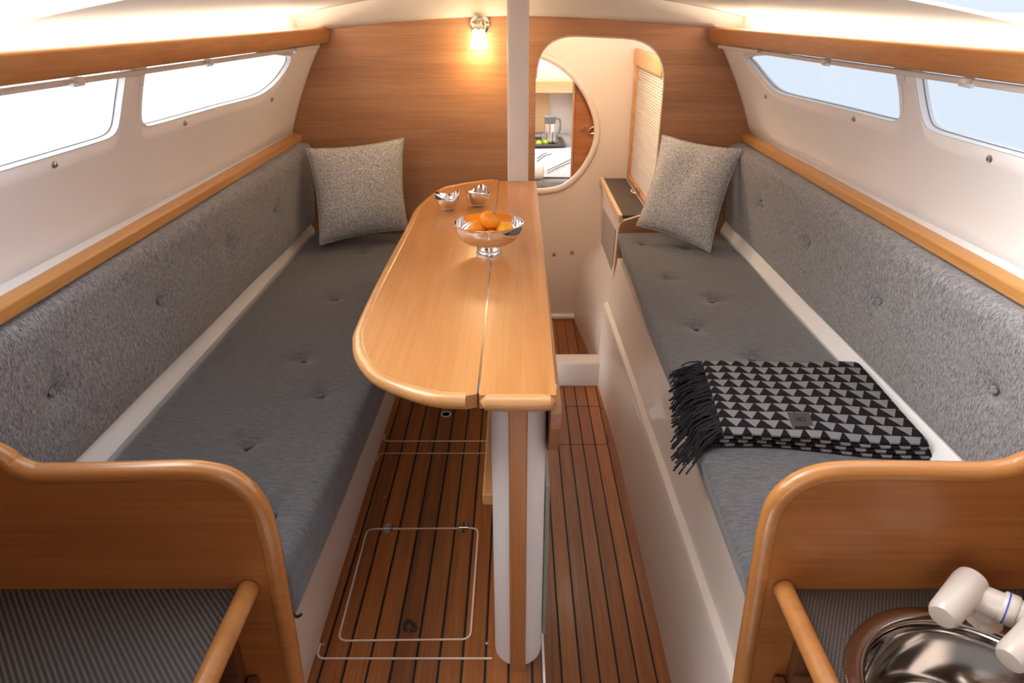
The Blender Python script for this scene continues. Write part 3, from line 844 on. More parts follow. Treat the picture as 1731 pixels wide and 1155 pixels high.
# ================================================================== POST + LAMP
pp = at_Y(875.5, 300, 2.56)
post = MB()
w2 = .0385
sec = round_poly([Vector((-w2, -.045)), Vector((w2, -.045)), Vector((w2, .045)), Vector((-w2, .045))], .012, 5)
post.loops([[Vector((pp.x + p.x, 2.605 + p.y, z)) for p in sec] for z in (-.0, CAMZ + .09)])
post.base = (pp.x, 2.605, 0)
tag(post.build('mast_post', M['gel_cool'], angle=30), 'square white mast support post standing at the end of the table', 'post')

lb = at_Y(811, 42, YB)
lamp = thing('wall_lamp', (lb.x, YB, lb.z), 'small lit wall lamp with chrome base and frosted glass shade', 'wall lamp')
MB().lathe([(.0, -.018), (.022, -.017), (.034, -.012), (.039, -.005), (.040, 0), (.040, .002)], 36, (lb.x, YB, lb.z), 'y').build('base_plate', M['chrome'], lamp)
MB().tube(smooth_open([(lb.x, YB - .012, lb.z + .004), (lb.x, YB - .035, lb.z + .004), (lb.x - .001, YB - .050, lb.z - .006)], 5), .010, 14).build('arm', M['chrome'], lamp)
sc_ = Vector((lb.x - .002, YB - .052, lb.z))
MB().lathe([(.0, .006), (.014, .004), (.021, -.004), (.023, -.014), (.022, -.018)], 28, sc_, cap=False).build('socket', M['chrome'], lamp)
MB().lathe([(.0225, -.013), (.024, -.03), (.030, -.062), (.0345, -.080), (.033, -.080), (.0285, -.062), (.0225, -.030), (.021, -.016)], 36, sc_, cap=False).build('lamp_shade', M['shade'], lamp)
pl_ = bpy.data.lights.new('lamp_light', 'POINT'); pl_.energy = LAMP_W; pl_.color = (1.0, .70, .30); pl_.shadow_soft_size = .035
plo = bpy.data.objects.new('lamp_light', pl_); COL.objects.link(plo); plo.parent = lamp; plo.location = sc_ + Vector((0, -.045, -.095)) - ORIG[lamp.name]

# ================================================================== TABLE
TZ = .70
table = thing('saloon_table', (0, 1.7, 0), 'long honey wood drop-leaf table on a white pedestal', 'table')
outl = [at_z(x, y, TZ) for x, y in ((745, 320), (708, 350), (690, 385), (640, 480), (607, 552), (603, 575), (605, 592), (614, 610), (636, 632), (680, 652), (735, 667))]
leaf_pts = [Vector((-.0665, 2.575, 0)), Vector((-.09, 2.582, 0)), Vector((-.16, 2.545, 0)), Vector((-.225, 2.495, 0))] + [Vector((p.x, p.y, 0)) for p in outl] + [Vector((-.085, .985, 0))]
curve = smooth_open(leaf_pts[1:], 5)
leaf_loop = [Vector((-.0665, .992, 0))] + [Vector((-.0665, 2.575, 0))] + curve
lo_l = [Vector((p.x, p.y)) for p in leaf_loop]
lf = plate(lo_l, [], lambda a, b, t: (a, b, TZ - .026 + t), .0265).build('side_leaf', M['table'], table, smooth=False)
rim = [Vector((p.x * .985 - .0005, p.y + (.006 if p.y < 1.4 else 0), TZ - .0125)) for p in curve]
MB().tube(rim, .0148, 14).build('leaf_rim', M['rim'], lf)
c_l = [Vector(p) for p in ((-.0625, .988), (.068, .988), (.074, 2.50), (.074, 2.558), (-.0625, 2.558))]
ce = plate(c_l, [], lambda a, b, t: (a, b, TZ - .026 + t), .0265).build('centre_leaf', M['table'], table, smooth=False)
rr = [Vector((-.062, .992, TZ - .0125)), Vector((-.050, .986, TZ - .0125)), Vector((-.02, .984, TZ - .0125)), Vector((.03, .984, TZ - .0125)), Vector((.056, .986, TZ - .0125)), Vector((.068, .992, TZ - .0125))]
MB().tube(rr, [.002, .014, .0152, .0152, .014, .002], 14).build('leaf_rim', M['rim'], ce)
MB().box(-.0662, -.0628, 1.03, 2.555, TZ - .02, TZ - .0010).build('hinge_strip', M['steel'], table, smooth=False)
MB().box(.0682, .0705, 1.03, 2.50, TZ - .02, TZ - .0020).build('hinge_strip', M['steel'], table, smooth=False)
# folded leaf hanging on the other side (mirror of the side leaf)
hl = [Vector((p.y + .012, TZ - .028 - (abs(p.x) - .0665) * .8)) for p in leaf_loop]
XF0 = .0600
ho = plate(hl, [], lambda a, b, t: (XF0 + t, a, b), .018).build('folded_leaf', M['rail'], table, smooth=False, bevel=.005, seg=3)
# pedestal (trunk) with rounded nose and wood strip
def nose(wid, y0, y1, n=14):
    pts = []
    for k in range(n + 1):
        a = PI * k / n
        pts.append(Vector((-wid * math.cos(a), y0 + .055 * (1 - math.sin(a)) )))
    return pts + [Vector((wid, y1)), Vector((-wid, y1))]
PX = .0045
ped = MB(); nl = nose(.0515, 1.018, 2.45)
ped.loops([[Vector((p.x + PX, p.y, z)) for p in nl] for z in (.0, .02, .30, TZ - .026)])
pd = ped.build('pedestal', M['gel_cool'], table, angle=30)
st_ = MB(); sl2 = round_poly([Vector((-.0175, 1.035)), Vector((-.0165, 1.0105)), Vector((.0165, 1.0105)), Vector((.0175, 1.035))], [0, .004, .004, 0], 4)
st_.loops([[Vector((p.x + PX - .001, p.y - .004, z)) for p in sl2] for z in (.0, TZ - .027)])
st_.build('wood_strip', M['post'], pd, angle=30)
MB().box(-.068, -.046, 1.085, 2.3, .385, .412).build('side_ledge', M['rim'], table, bevel=.004)
MB().box(.0575, .0665, 1.075, 1.75, .03, .44).build('side_panel', M['acryl'], table, bevel=.002)

# ================================================================== THINGS ON THE TABLE
def px_scale(p): return (p.y * cp + (CAMZ - p.z) * sp) / F      # metres per pixel at p
fb = at_z(827, 427, TZ + .0008)
fz = at_Y(827, 377, fb.y).z - TZ
k_ = px_scale(Vector((fb.x, fb.y, TZ + fz)))
RB = 58.5 * k_
bowl = thing('fruit_bowl', (fb.x, fb.y, TZ + .0008), 'polished steel footed bowl holding mandarins on the table', 'bowl')
zf = .026
prof = [(.0, zf)] + [(RB * .30, zf + .0015)]
for i in range(1, 15):
    t = i / 14
    prof.append((RB * (.30 + .70 * math.sin(t * PI / 2) ** .9), zf + (fz - zf) * (1 - math.cos(t * PI / 2)) ** 1.05))
inner = [(r - .0022 if r > .01 else 0, z + .0022) for r, z in reversed(prof)]
MB().lathe(prof + [(RB + .001, fz + .001), (RB - .001, fz + .0022)] + inner, 64, fb).build('bowl_shell', M['chrome'], bowl, angle=60)
fr_ = 22.5 * k_
MB().lathe([(0, 0), (fr_, 0), (fr_ * 1.0, .004), (fr_ * .93, .008), (fr_ * .97, .011), (fr_ * .93, .0145), (fr_ * .88, .017), (fr_ * .80, zf + .002), (0, zf + .002)], 48, fb).build('foot', M['chrome'], bowl, angle=50)
mr_ = 16.8 * k_
for i, (dx, dy, dz, s_, mt, lab) in enumerate(((-.034, .004, .0, 1.0, 'orange', 'mandarin in the bowl on the side of the curved table leaf'),
                                      (.046, .002, .001, .95, 'yellow', 'paler yellow-orange mandarin in the steel bowl'),
                                      (.002, .008, .024, 1.05, 'orange', 'topmost mandarin heaped in the steel bowl'),
                                      (.006, -.034, -.012, .9, 'orange', 'mandarin mostly hidden low behind the bowl rim'),
                                      (.004, .045, -.002, .95, 'orange', 'mandarin under the topmost one, against the rim by the tea light bowls'))):
    zc_ = fz - .024 + dz
    c0 = fb + Vector((dx * RB / .098, dy * RB / .098, zc_ + .004))
    r = mr_ * s_
    prof = [(r * math.sin(a) * (1.0), r * .86 * (-math.cos(a)) * (1 - .06 * math.cos(a) ** 8)) for a in [PI * q / 18 for q in range(19)]]
    prof[0] = (0, prof[0][1]); prof[-1] = (0, prof[-1][1])
    mb = MB().lathe(prof, 28); tilt = Matrix.Rotation(.35 * (i - 2), 4, 'X') @ Matrix.Rotation(.3 * ((i * 7) % 5 - 2), 4, 'Y')
    mb.xf(tilt).xf(Matrix.Translation(c0)); 
    t_ = thing('mandarin', c0 - Vector((0, 0, r * .86)), ('bright orange ' if mt == 'orange' else '') + lab, 'mandarin', 'mandarins in the steel bowl')
    mb.build('peel', M[mt], t_)
    MB().lathe([(0, r * .845), (.003, r * .842), (.0045, r * .83)], 10).xf(tilt).xf(Matrix.Translation(c0)).build('stem_end', M['leafdot'], t_)
for (x, y, rot, rpx, lab) in ((757, 354, .2, 20.5, 'small scalloped steel bowl with a white tea light'), (808, 348, 1.2, 20, 'small scalloped steel bowl beside the tea light bowl')):
    b0 = at_z(x, y, TZ + .0006); k2 = px_scale(b0); R2 = rpx * k2
    tb = thing('tealight_bowl', b0, lab + ', far end of table', 'bowl')
    def modz(a, r, z, R2=R2, rot=rot): return (math.cos(2 * (a - rot)) * .008 + math.cos(3 * (a - rot)) * .003) * min(1, max(0, z) / R2) ** 2
    pr = [(0, 0), (R2 * .22, .0006)] + [(R2 * math.sin(t), R2 * 1.12 * (1 - math.cos(t))) for t in [.3 + (1.68 - .3) * q / 11 for q in range(12)]]
    pin = [(max(0, r - .0018) if r > .001 else 0, z + .0018) for r, z in reversed(pr)]
    MB().lathe(pr + pin, 48, b0, mod=modz).build('bowl_shell', M['chrome'], tb, angle=70)
    MB().lathe([(0, .004), (R2 * .5, .004), (R2 * .5, .016), (R2 * .45, .017), (0, .016)], 28, b0).build('tea_light', M['wax'], tb)

# ================================================================== SCATTER CUSHIONS
def pillow(name, TL, TR, BR, BL, T, label, n=44, bulge_dir=1, fold=None):
    c4 = [Vector(p) for p in (TL, TR, BR, BL)]
    nrm = ((c4[1] - c4[0]).cross(c4[3] - c4[0])).normalized()
    if nrm.y > 0: nrm = -nrm          # towards the saloon
    def P_(u, v, s_):
        # u,v in -1..1 ; edges pinch inwards between the corners
        pin = .085
        uu = u * (1 - pin * (1 - v * v) * abs(u) ** 3 ); vv = v * (1 - pin * .8 * (1 - u * u) * abs(v) ** 3)
        a, b = (uu + 1) / 2, (vv + 1) / 2
        p = (c4[0] * (1 - a) + c4[1] * a) * (1 - b) + (c4[3] * (1 - a) + c4[2] * a) * b
        h = T * ((1 - abs(u) ** 2.6) * (1 - abs(v) ** 2.6)) ** .55
        h *= 1 + .05 * math.sin(5 * u + 3 * v)
        return p + nrm * (h * s_)
    m = MB()
    for s_ in (1, -.55):
        V = [P_(-1 + 2 * i / n, -1 + 2 * j / n, s_) for j in range(n + 1) for i in range(n + 1)]
        m.add(V, [(j * (n + 1) + i, j * (n + 1) + i + 1, (j + 1) * (n + 1) + i + 1, (j + 1) * (n + 1) + i) for j in range(n) for i in range(n)])
    base = (c4[2] + c4[3]) / 2
    t_ = thing(name, base, label, 'cushion')
    m.build('cover', M['scatter'], t_, angle=80)
    ring = [P_(-1 + 2 * i / n, -1, 0) for i in range(n)] + [P_(1, -1 + 2 * i / n, 0) for i in range(n)] + [P_(1 - 2 * i / n, 1, 0) for i in range(n)] + [P_(-1, 1 - 2 * i / n, 0) for i in range(n)]
    MB().tube(ring, .0032, 8, closed=True).build('seam_piping', M['scatter'], t_)
    return t_
pillow('scatter_cushion', at_Y(518, 252, 2.68), at_Y(682, 234, 2.775), at_Y(690, 388, 2.71), at_Y(541, 414, 2.57), .062, 'light grey woven pillow leaning in the bulkhead corner under the wall lamp')
pillow('scatter_cushion', at_Y(1120, 228, 2.79), at_Y(1254, 252, 2.66), at_Y(1200, 427, 2.545), at_Y(1076, 381, 2.70), .062, 'light grey woven pillow leaning beside the door opening and dark shelf')

# ================================================================== THROW
thr = thing('folded_throw', (.60, 1.45, SEATZ), 'folded black and grey triangle-pattern throw with black fringe', 'throw')
Nc = 26; layers = 4; th = .0115
TBZ = SEATZ + .002
def throw_edges(z):
    return [at_z(x, y, z) for x, y in ((1186, 609), (1452, 611), (1575, 748), (1222, 728))]
TLp, TRp, BRp, BLp = throw_edges(SEATZ + layers * th)
def centre(s_, lay):      # s_ along the stack 0 (fringe end) .. 1 (fold end)
    return s_
path = []      # (s, z, arclength)
arc = 0; prev = None
XW = (TRp - TLp).length
for lay in range(layers):
    zz = TBZ + th * (lay + .5)
    rng = range(Nc + 1) if lay % 2 == 0 else range(Nc, -1, -1)
    for i in rng:
        s_ = i / Nc
        path.append((s_ * (1 - .012 * lay), zz))
    if lay < layers - 1:
        for k in range(1, 6):
            a = PI * k / 6
            end = 1.0 - .012 * lay if lay % 2 == 0 else 0.0
            sg = 1 if lay % 2 == 0 else -1
            path.append((end + sg * math.sin(a) * th / 2 / XW, zz + th / 2 - math.cos(a) * th / 2))
m = MB(); uvs = []
NY = 26; hw = th * .47
PTS = []
acc = 0
for i, (s_, z) in enumerate(path):
    if i: acc += math.hypot((s_ - path[i - 1][0]) * XW, z - path[i - 1][1])
    PTS.append((s_, z, acc))
CELLU, CELLV = XW / 10.6, (TLp - BLp).length / 9.5
def tpos(s_, v, z, top=0):
    # v 0 far .. 1 near ; stack outline interpolated; small undulation
    far = TLp.lerp(TRp, s_); near = BLp.lerp(BRp, s_)
    p = far.lerp(near, v)
    k = (z - TBZ) / (layers * th)
    dz = (math.sin(s_ * 9 + v * 4) * .0016 + math.sin(s_ * 17 - v * 7) * .001) * k - .004 * k * max(0, (v - .93) / .07) ** 2
    dy = (1 - k) * .010 * math.sin(s_ * 6) * (1 if v > .5 else 0)
    return Vector((p.x, p.y + dy, z + dz))
rows = []
for i, (s_, z, a) in enumerate(PTS):
    # normal in (s,z)
    j0, j1 = max(0, i - 1), min(len(PTS) - 1, i + 1)
    tx, tz = (PTS[j1][0] - PTS[j0][0]) * XW, PTS[j1][1] - PTS[j0][1]; ln = math.hypot(tx, tz) or 1
    nx, nz = -tz / ln, tx / ln
    row = []
    for s2 in (1, -1):
        for q in (range(NY + 1) if s2 > 0 else range(NY, -1, -1)):
            v = q / NY; rd = 1.0 if 0 < q < NY else .35
            p = tpos(s_, v, z); p.x += nx * hw * s2 * rd; p.z += nz * hw * s2 * rd
            row.append(p); uvs.append((a / CELLU, (1 - v) * (TLp - BLp).length / CELLV + .55))
    rows.append(row)
m.loops(rows); m.uv = uvs
body = m.build('throw_cloth', M['throw'], thr, angle=60)
# fringe strands
fm = MB()
for i in range(420):
    v = (i + random.random()) / 420; lay = random.choice((0, 1, 2, 3))
    z = TBZ + th * (lay + .5)
    p0 = tpos(0.0, v, z)
    ln = random.uniform(.040, .088) * (1.0 + .35 * v)
    dxy = Vector((-1, -.10 - .35 * v + random.uniform(-.32, .32), 0)).normalized()
    pts = []
    for k in range(6):
        t = k / 5; q = p0 + dxy * (ln * t * .92)
        zq = z - t * t * ln * .35
        xe = interp(q.y, [(.846, .386), (1.545, .402), (2.849, .430)])
        over = xe - .012 - q.x
        floor_z = SEATZ + .003 if q.x > xe else SEATZ + .003 - max(0, over + .012) * 2.2
        q.z = max(zq, floor_z) if q.x > xe - .03 else zq - max(0, -over) * .0
        if q.x < xe: q.z = min(q.z, SEATZ + .006 - (xe - q.x) * 1.3 + random.uniform(0, .004)); 
        pts.append(q + Vector((0, random.uniform(-.0025, .0025), random.uniform(0, .003))))
    fm.tube(pts, [.0016, .0019, .0019, .0018, .0016, .0022], 5)
fo = fm.build('fringe', M['throw_dark'], thr); fo['kind'] = 'stuff'; fo['label'] = 'black twisted fringe'
# sewn dark label
lp4 = [at_z(x, y, SEATZ + layers * th + .004) for x, y in ((1331, 697), (1368, 698), (1376, 720), (1340, 721))]
lm = MB(); lm.loops([[p - Vector((0, 0, .003)) for p in lp4], lp4]); lbo = lm.build('sewn_label', plain('dark_leather_label', (.045, .038, .038), .7), thr, smooth=False, bevel=.0006, seg=1)
cx_ = sum(lp4, Vector()) / 4
scr = [(-.010, .001), (-.004, .003), (.002, .001), (-.003, -.003), (-.009, -.001), (-.002, .0005), (.006, .003), (.009, 0), (.006, -.004), (.001, -.004)]
MB().tube(smooth_open([cx_ + Vector((a * 1.15, b * 1.9, .0006)) for a, b in scr], 4), .0010, 6).build('label_emblem', M['black'], lbo)

# ================================================================== GALLEY
YG = .82
def galley(side, outline_px, counter_mat_, lab):
    pts = [at_Y(x, y, YG) for x, y in outline_px]
    far = pts[0]
    up = [Vector((side * 1.02, YG, far.z + .086)), Vector((side * .94, YG, far.z + .084)), Vector((side * .87, YG, far.z + .070)), Vector((side * .815, YG, far.z + .036))]
    up = [p for p in up if abs(p.x) > abs(far.x) + .02]
    crv = smooth_open(up + pts, 4)
    xe = pts[-1].x; crv.append(Vector((xe, YG, ZL if side > 0 else 0)))
    zb = ZL if side > 0 else 0
    loop = [Vector((p.x - 0, p.z)) for p in crv] + [Vector((side * 1.02, zb))]
    dv = thing('divider_panel', (side * .7, YG, zb), lab[0], 'divider panel')
    plate(loop, [], lambda a, b, t: (a, YG - .010 + t, b), .020).build('panel', M['div'], dv, smooth=False)
    MB().tube([p + Vector((-side * 0, 0, -.004)) for p in crv], .0155, 14, flat=1.0, up=(0, 1, 0)).build('edging', M['divrim'], dv)
    # counter
    CZ = .443; ex = side * .428
    ct = thing('galley_counter', (side * .7, .45, CZ - .03), lab[1], 'counter')
    a, b = sorted((ex, side * 1.02))
    lp = [Vector((a, .10)), Vector((b, .10)), Vector((b, YG - .011)), Vector((a, YG - .011))]
    holes = []
    if side > 0: holes = [[Vector((SX + .150 * math.cos(2 * PI * k / 48), SY + .150 * math.sin(2 * PI * k / 48))) for k in range(48)]]
    plate(lp, holes, lambda x, y, t: (x, y, CZ - .028 + t), .028).build('worktop', counter_mat_, ct, smooth=False)
    MB().tube([(side * .430, .10, CZ + .004), (side * .430, YG - .012, CZ + .004)], .0165, 14).build('edge_rail', M['divrim'], ct)
    # cupboard below, set back from the edge
    a, b = sorted((side * .47, side * 1.0))
    cb = thing('galley_cupboard', (side * .7, .45, zb), lab[2], 'cupboard')
    MB().box(a, b, .10, YG - .012, zb, CZ - .175).build('cupboard_body', M['darkwood'], cb, smooth=False)
    a2, b2 = sorted((side * .449, side * .466))
    MB().box(a2, b2, .10, YG - .014, zb + .04, CZ - .20).build('cupboard_door', M['darkwood'], cb, bevel=.003)
    MB().box(a, b, .10, .12, CZ - .175, CZ - .03).build('bearer', M['darkwood'], cb, smooth=False)
    MB().box(a, b, YG - .034, YG - .014, CZ - .175, CZ - .03).build('bearer', M['darkwood'], cb, smooth=False)
SX, SY = .625, .60
galley(-1, [(0, 765), (20, 780), (48, 792), (80, 796), (200, 794), (310, 791), (350, 794), (385, 803), (415, 823), (438, 853), (452, 895), (462, 940), (474, 1010), (487, 1080), (499, 1150)], M['counter_p'],
       ('honey wood divider panel at the foot of the table-side berth', 'dark ribbed galley counter without a sink', 'dark cupboard under the ribbed counter'))
galley(1, [(1731, 778), (1712, 786), (1680, 792), (1640, 794), (1500, 792), (1425, 793), (1378, 800), (1340, 818), (1312, 848), (1297, 895), (1288, 945), (1277, 1010), (1265, 1080), (1254, 1150)], M['counter_s'],
       ('honey wood divider panel at the foot of the throw berth', 'dark woven-pattern galley counter around the round sink', 'dark cupboard under the sink counter'))
# --- sink
CZ = .443
M['sinksteel'] = plain('sink_steel', (.44, .40, .37), .10, metal=1.0)
snk = thing('sink', (SX, SY, CZ - .161), 'round polished steel sink set into the dark counter', 'sink')
prof = [(.172, .0005), (.171, .003), (.166, .0045), (.150, .0040), (.145, .001), (.1425, -.006), (.141, -.02), (.138, -.12), (.130, -.142), (.112, -.152), (.108, -.150), (.104, -.153), (.100, -.150), (.096, -.154), (.03, -.157), (.028, -.161), (0, -.161)]
MB().lathe(prof, 72, (SX, SY, CZ), cap=False).build('basin', M['sinksteel'], snk, angle=60)
MB().lathe([(0, -.1555), (.02, -.155), (.029, -.1535), (.031, -.156)], 32, (SX, SY, CZ)).build('drain_ring', M['chrome'], snk)
# --- faucet
fau = thing('faucet', (.735, .70, CZ), 'cream plastic galley faucet with two rounded heads', 'faucet')
def fpt(x, y, z): return at_z(x, y, z)
b0 = fpt(1661, 1050, CZ + .0008)
fau.location = b0; ORIG[fau.name] = b0.copy()
MB().lathe([(0, 0), (.026, 0), (.026, .004), (.023, .010), (.018, .014), (.017, .045), (0, .045)], 28, b0).build('pedestal', M['fau'], fau)
zA = CZ + .058
e0, e1 = fpt(1632, 1000, zA), fpt(1745, 1048, zA)
MB().cyl(e0, e1, .0205, 28).build('body_tube', M['fau'], fau)
dv_ = (e1 - e0).normalized()
rp = fpt(1700, 1028, zA)
MB().cyl(rp - dv_ * .006, rp + dv_ * .014, .0235, 28, .002).build('collar', M['fau'], fau)
MB().cyl(rp - dv_ * .001, rp + dv_ * .001, .0240, 28).build('colour_ring', M['blue'], fau)
h0, h1 = fpt(1640, 985, zA + .012), fpt(1592, 1044, zA - .004)
dd = (h0 - h1).normalized()
MB().tube([h1 - dd * .001, h1, h1 + dd * .006, h1 + dd * .010, h0 - dd * .004, h0 + dd * .006, h0 + dd * .012, h0 + dd * .014], [.010, .018, .0215, .0225, .0245, .023, .015, .004], 28).build('spout_head', M['fau'], fau)
h0, h1 = fpt(1762, 1065, zA + .012), fpt(1706, 1118, zA - .010)
dd = (h0 - h1).normalized()
MB().tube([h1 - dd * .001, h1, h1 + dd * .006, h1 + dd * .010, h0 - dd * .004, h0 + dd * .006, h0 + dd * .012, h0 + dd * .014], [.010, .018, .0215, .0225, .0245, .023, .015, .004], 28).build('lever_head', M['fau'], fau)

# ================================================================== COMPARTMENT BEHIND THE BULKHEAD
SHZ = CAMZ - .80
shelf = thing('side_shelf', (.51, 3.2, ZL), 'dark-topped shelf with pale wood edge beyond the door opening', 'shelf')
MB().box(.455, .575, YB + .022, YD - .002, SHZ - .02, SHZ - .006).build('shelf_top', M['dkgrey'], shelf, smooth=False)
MB().box(.438, .456, YB - .004, YD - .002, SHZ - .030, SHZ + .004).build('shelf_edge', M['palewood'], shelf, bevel=.004)
rows = [[Vector((x, y, z)) for x, z in ((.385 - dx, ZL), (.392 - dx * .9, -.05), (.408 - dx * .6, .04), (.430 - dx * .3, .11), (.446, .17), (.452, .21), (.452, SHZ - .02), (.56, SHZ - .02), (.56, ZL))] for y, dx in ((YB + .023, 0), (3.2, .015), (YD - .002, .055))]
MB().loops(rows).build('shelf_body', M['gel'], shelf, angle=30)
gp = [at_X(x, y, .447) for x, y in ((1019, 351), (1040, 388), (1033, 461), (1016, 412))]
gm = MB(); gm.loops([gp, [p + Vector((.006, 0, 0)) for p in gp]]); gm.build('locker_hatch', M['greypanel'], shelf, smooth=False, bevel=.001, seg=1)
lk = thing('tambour_locker', (.60, 3.2, SHZ), 'tall locker with a pale slatted roller shutter beside the dark shelf', 'locker')
LX = .585; ztop = at_X(1072, 108, LX).z; zbot = SHZ + .01
MB().box(LX + .012, LX + .03, YB + .03, YD - .006, zbot, ztop + .06).build('locker_back', M['tambour'], lk, smooth=False)
nsl = 46; hs = (ztop - zbot) / nsl
sm = MB(); sm.tube([(LX + .010, YB + .028, 0), (LX + .010, YD - .045, 0)], hs * .46, 8)
proto = None
for i in range(nsl):
    if proto is None:
        s0 = MB(); s0.v = [p + Vector((0, 0, zbot + hs * (i + .5))) for p in sm.v]; s0.f = list(sm.f)
        proto = s0.build('slat', M['tambour'], lk)
    else:
        c_ = proto.copy(); COL.objects.link(c_); c_.parent = lk; c_.location = (0, 0, hs * i)
MB().box(LX - .008, LX + .012, YD - .046, YD - .010, zbot, ztop + .02).build('frame_post', M['orangewood'], lk, bevel=.003)
MB().box(LX - .006, LX + .014, YB + .024, YD - .006, zbot - .02, zbot + .012).build('frame_foot', M['orangewood'], lk, bevel=.003)
MB().box(LX - .014, LX + .012, YB + .024, YD - .004, ztop, ztop + .075).build('frame_head', M['orangewood'], lk, bevel=.008, seg=3)
hd = at_X(1079, 322, LX - .008)
MB().box(LX - .016, LX - .004, hd.y - .03, hd.y + .03, hd.z - .008, hd.z + .008).build('handle_plate', M['brass'], lk, bevel=.002)
MB().tube(smooth_open([hd + Vector(v) for v in ((-.008, .02, .006), (-.026, .012, .002), (-.030, -.006, -.006), (-.012, -.022, -.010))], 4), .0035, 8).build('handle', M['brass'], lk)
wc = struct(MB().box(.60, .74, YB + .022, YB + .05, ZL, 1.33).build('wall_locker', M['gel'], smooth=False)); wc['label'] = 'white inner face of the locker compartment'

# ================================================================== FORWARD BERTH SEEN THROUGH THE OVAL
BZ = CAMZ - .855
YE = 5.35
fw = struct(MB().box(-.78, .45, YE, YE + .03, -.3, 1.36).build('wall_stem', M['gel'], smooth=False)); fw['label'] = 'white end wall of the forward berth'
fl = struct(MB().box(-.78, -.75, YD + .03, YE, -.3, 1.33).build('wall_berth_port', M['gel'], smooth=False)); fl['label'] = 'white side wall of the forward berth'
f2 = struct(MB().box(.42, .45, 3.67, YE, -.3, 1.33).build('wall_berth_starboard', M['gel'], smooth=False)); f2['label'] = 'white side wall of the forward berth beside the cupboard door'
hx = [Vector((-.6, 3.9)), Vector((.38, 3.9)), Vector((.38, 5.1)), Vector((-.6, 5.1))]
fc = struct(plate([Vector((-.78, YD + .03)), Vector((.45, YD + .03)), Vector((.45, YE)), Vector((-.78, YE))], [hx], lambda a, b, t: (a, b, 1.33 + t), .03).build('ceiling.002', M['headliner'], smooth=False)); fc['label'] = 'white ceiling of the forward berth with a deck hatch'
w5 = struct(MB().box(-.62, .40, 3.88, 5.12, 1.362, 1.37).build('window_5', M['pane'], smooth=False)); w5['label'] = 'clear deck hatch over the forward berth'
dl2 = thing('dome_fill_light', (-.2, 5.15, 1.33), 'unseen warm dome light added to brighten the forward berth', 'added fill light')  # out of view, added to brighten the berth
MB().lathe([(.062, 0), (.062, -.008), (.052, -.012), (.050, -.012)], 32, (-.2, 5.15, 1.33)).build('dome_base', M['white'], dl2)
MB().lathe([(.050, -.011), (.044, -.024), (.028, -.033), (0, -.036)], 32, (-.2, 5.15, 1.33)).build('dome_glass', M['shade'], dl2)
dpl = bpy.data.lights.new('dome_fill_lamp', 'POINT'); dpl.energy = BERTH_FILL_W; dpl.color = (1.0, .86, .68); dpl.shadow_soft_size = .05
dpo = bpy.data.objects.new('dome_fill_lamp', dpl); COL.objects.link(dpo); dpo.parent = dl2; dpo.location = (0, 0, -.09)
bed = thing('bed', (-.3, 4.5, 0), 'forward berth with grey bedding seen through the oval opening', 'bed')
MB().box(-.745, .415, YD + .12, YE - .01, BZ - .40, BZ - .12).build('bed_base', M['gel'], bed, smooth=False)
MB().box(-.745, .412, YD + .12, YE - .02, BZ - .12, BZ).build('mattress', M['bed'], bed, bevel=.03, seg=4)
ty0, ty1 = at_z(940, 302, BZ).y, at_z(940, 252, BZ).y
tm = MB(); L = []
for i in range(14):
    y = lerp(ty0, ty1, i / 13)
    L.append([Vector((x, y, BZ + .006 + .003 * math.sin(x * 9 + i * .8))) for x in [-.72 + 1.11 * k / 20 for k in range(21)]])
tm.loops(L, False, False, False); tm.loops([[p - Vector((0, 0, .004)) for p in r] for r in L], False, False, False)
bt_ = tm.build('bed_throw', M['bedsheet'], bed)
for px in ([(925, 293), (945, 283), (968, 273)], [(925, 288), (945, 279), (968, 268)], [(908, 273), (920, 264), (932, 260)], [(908, 268), (918, 261), (925, 258)]):
    pts = [at_z(x, y, BZ + .011) for x, y in px]
    MB().tube(smooth_open(pts, 5), .0022, 6).build('stripe', M['black'], bt_)
# pale shelf and wood lining on the end wall
zs0, zs1 = at_Y(930, 157.5, YE - .12).z, at_Y(930, 136, YE - .12).z
tag(MB().box(-.745, .41, YE - .14, YE - .001, zs0, zs1).build('berth_shelf', M['palewood'], bevel=.006), 'pale wood shelf box at the head of the forward berth', 'shelf')
xw1 = at_Y(928, 180, YE - .02).x
tag(MB().box(-.745, xw1, YE - .02, YE - .002, BZ + .001, zs0 - .001).build('berth_lining', M['palewood'], smooth=False), 'pale wood lining panel under the forward shelf', 'panel')
# cupboard door with knob and ring pull
YK = 3.640
xk = at_Y(967, 215, YK).x
cdr = thing('cupboard_door', (xk + .2, YK, -.3), 'reddish cupboard door seen through the oval opening', 'door')
MB().box(xk + .012, .70, YK, YK + .022, -.3, 1.3).build('door_board', M['fwdwood'], cdr, smooth=False)
MB().box(xk, xk + .010, YK - .006, YK + .02, -.3, 1.3).build('jamb_strip', M['orangewood'], cdr, bevel=.002)
MB().box(xk + .010, xk + .0125, YK - .001, YK + .01, -.3, 1.3).build('jamb_gap', M['black'], cdr, smooth=False)
kb = at_Y(985, 216, YK)
MB().lathe([(0, -.020), (.010, -.019), (.012, -.014), (.006, -.008), (.006, 0)], 20, kb, 'y').build('knob', M['brass'], cdr)
kr = at_Y(1003, 220, YK - .012)
MB().tube([kr + Vector((.024 * math.cos(a), 0, .016 * math.sin(a) + .008 * math.cos(a))) for a in [2 * PI * k / 24 for k in range(24)]], .0035, 8, closed=True).build('ring_pull', M['brass'], cdr)
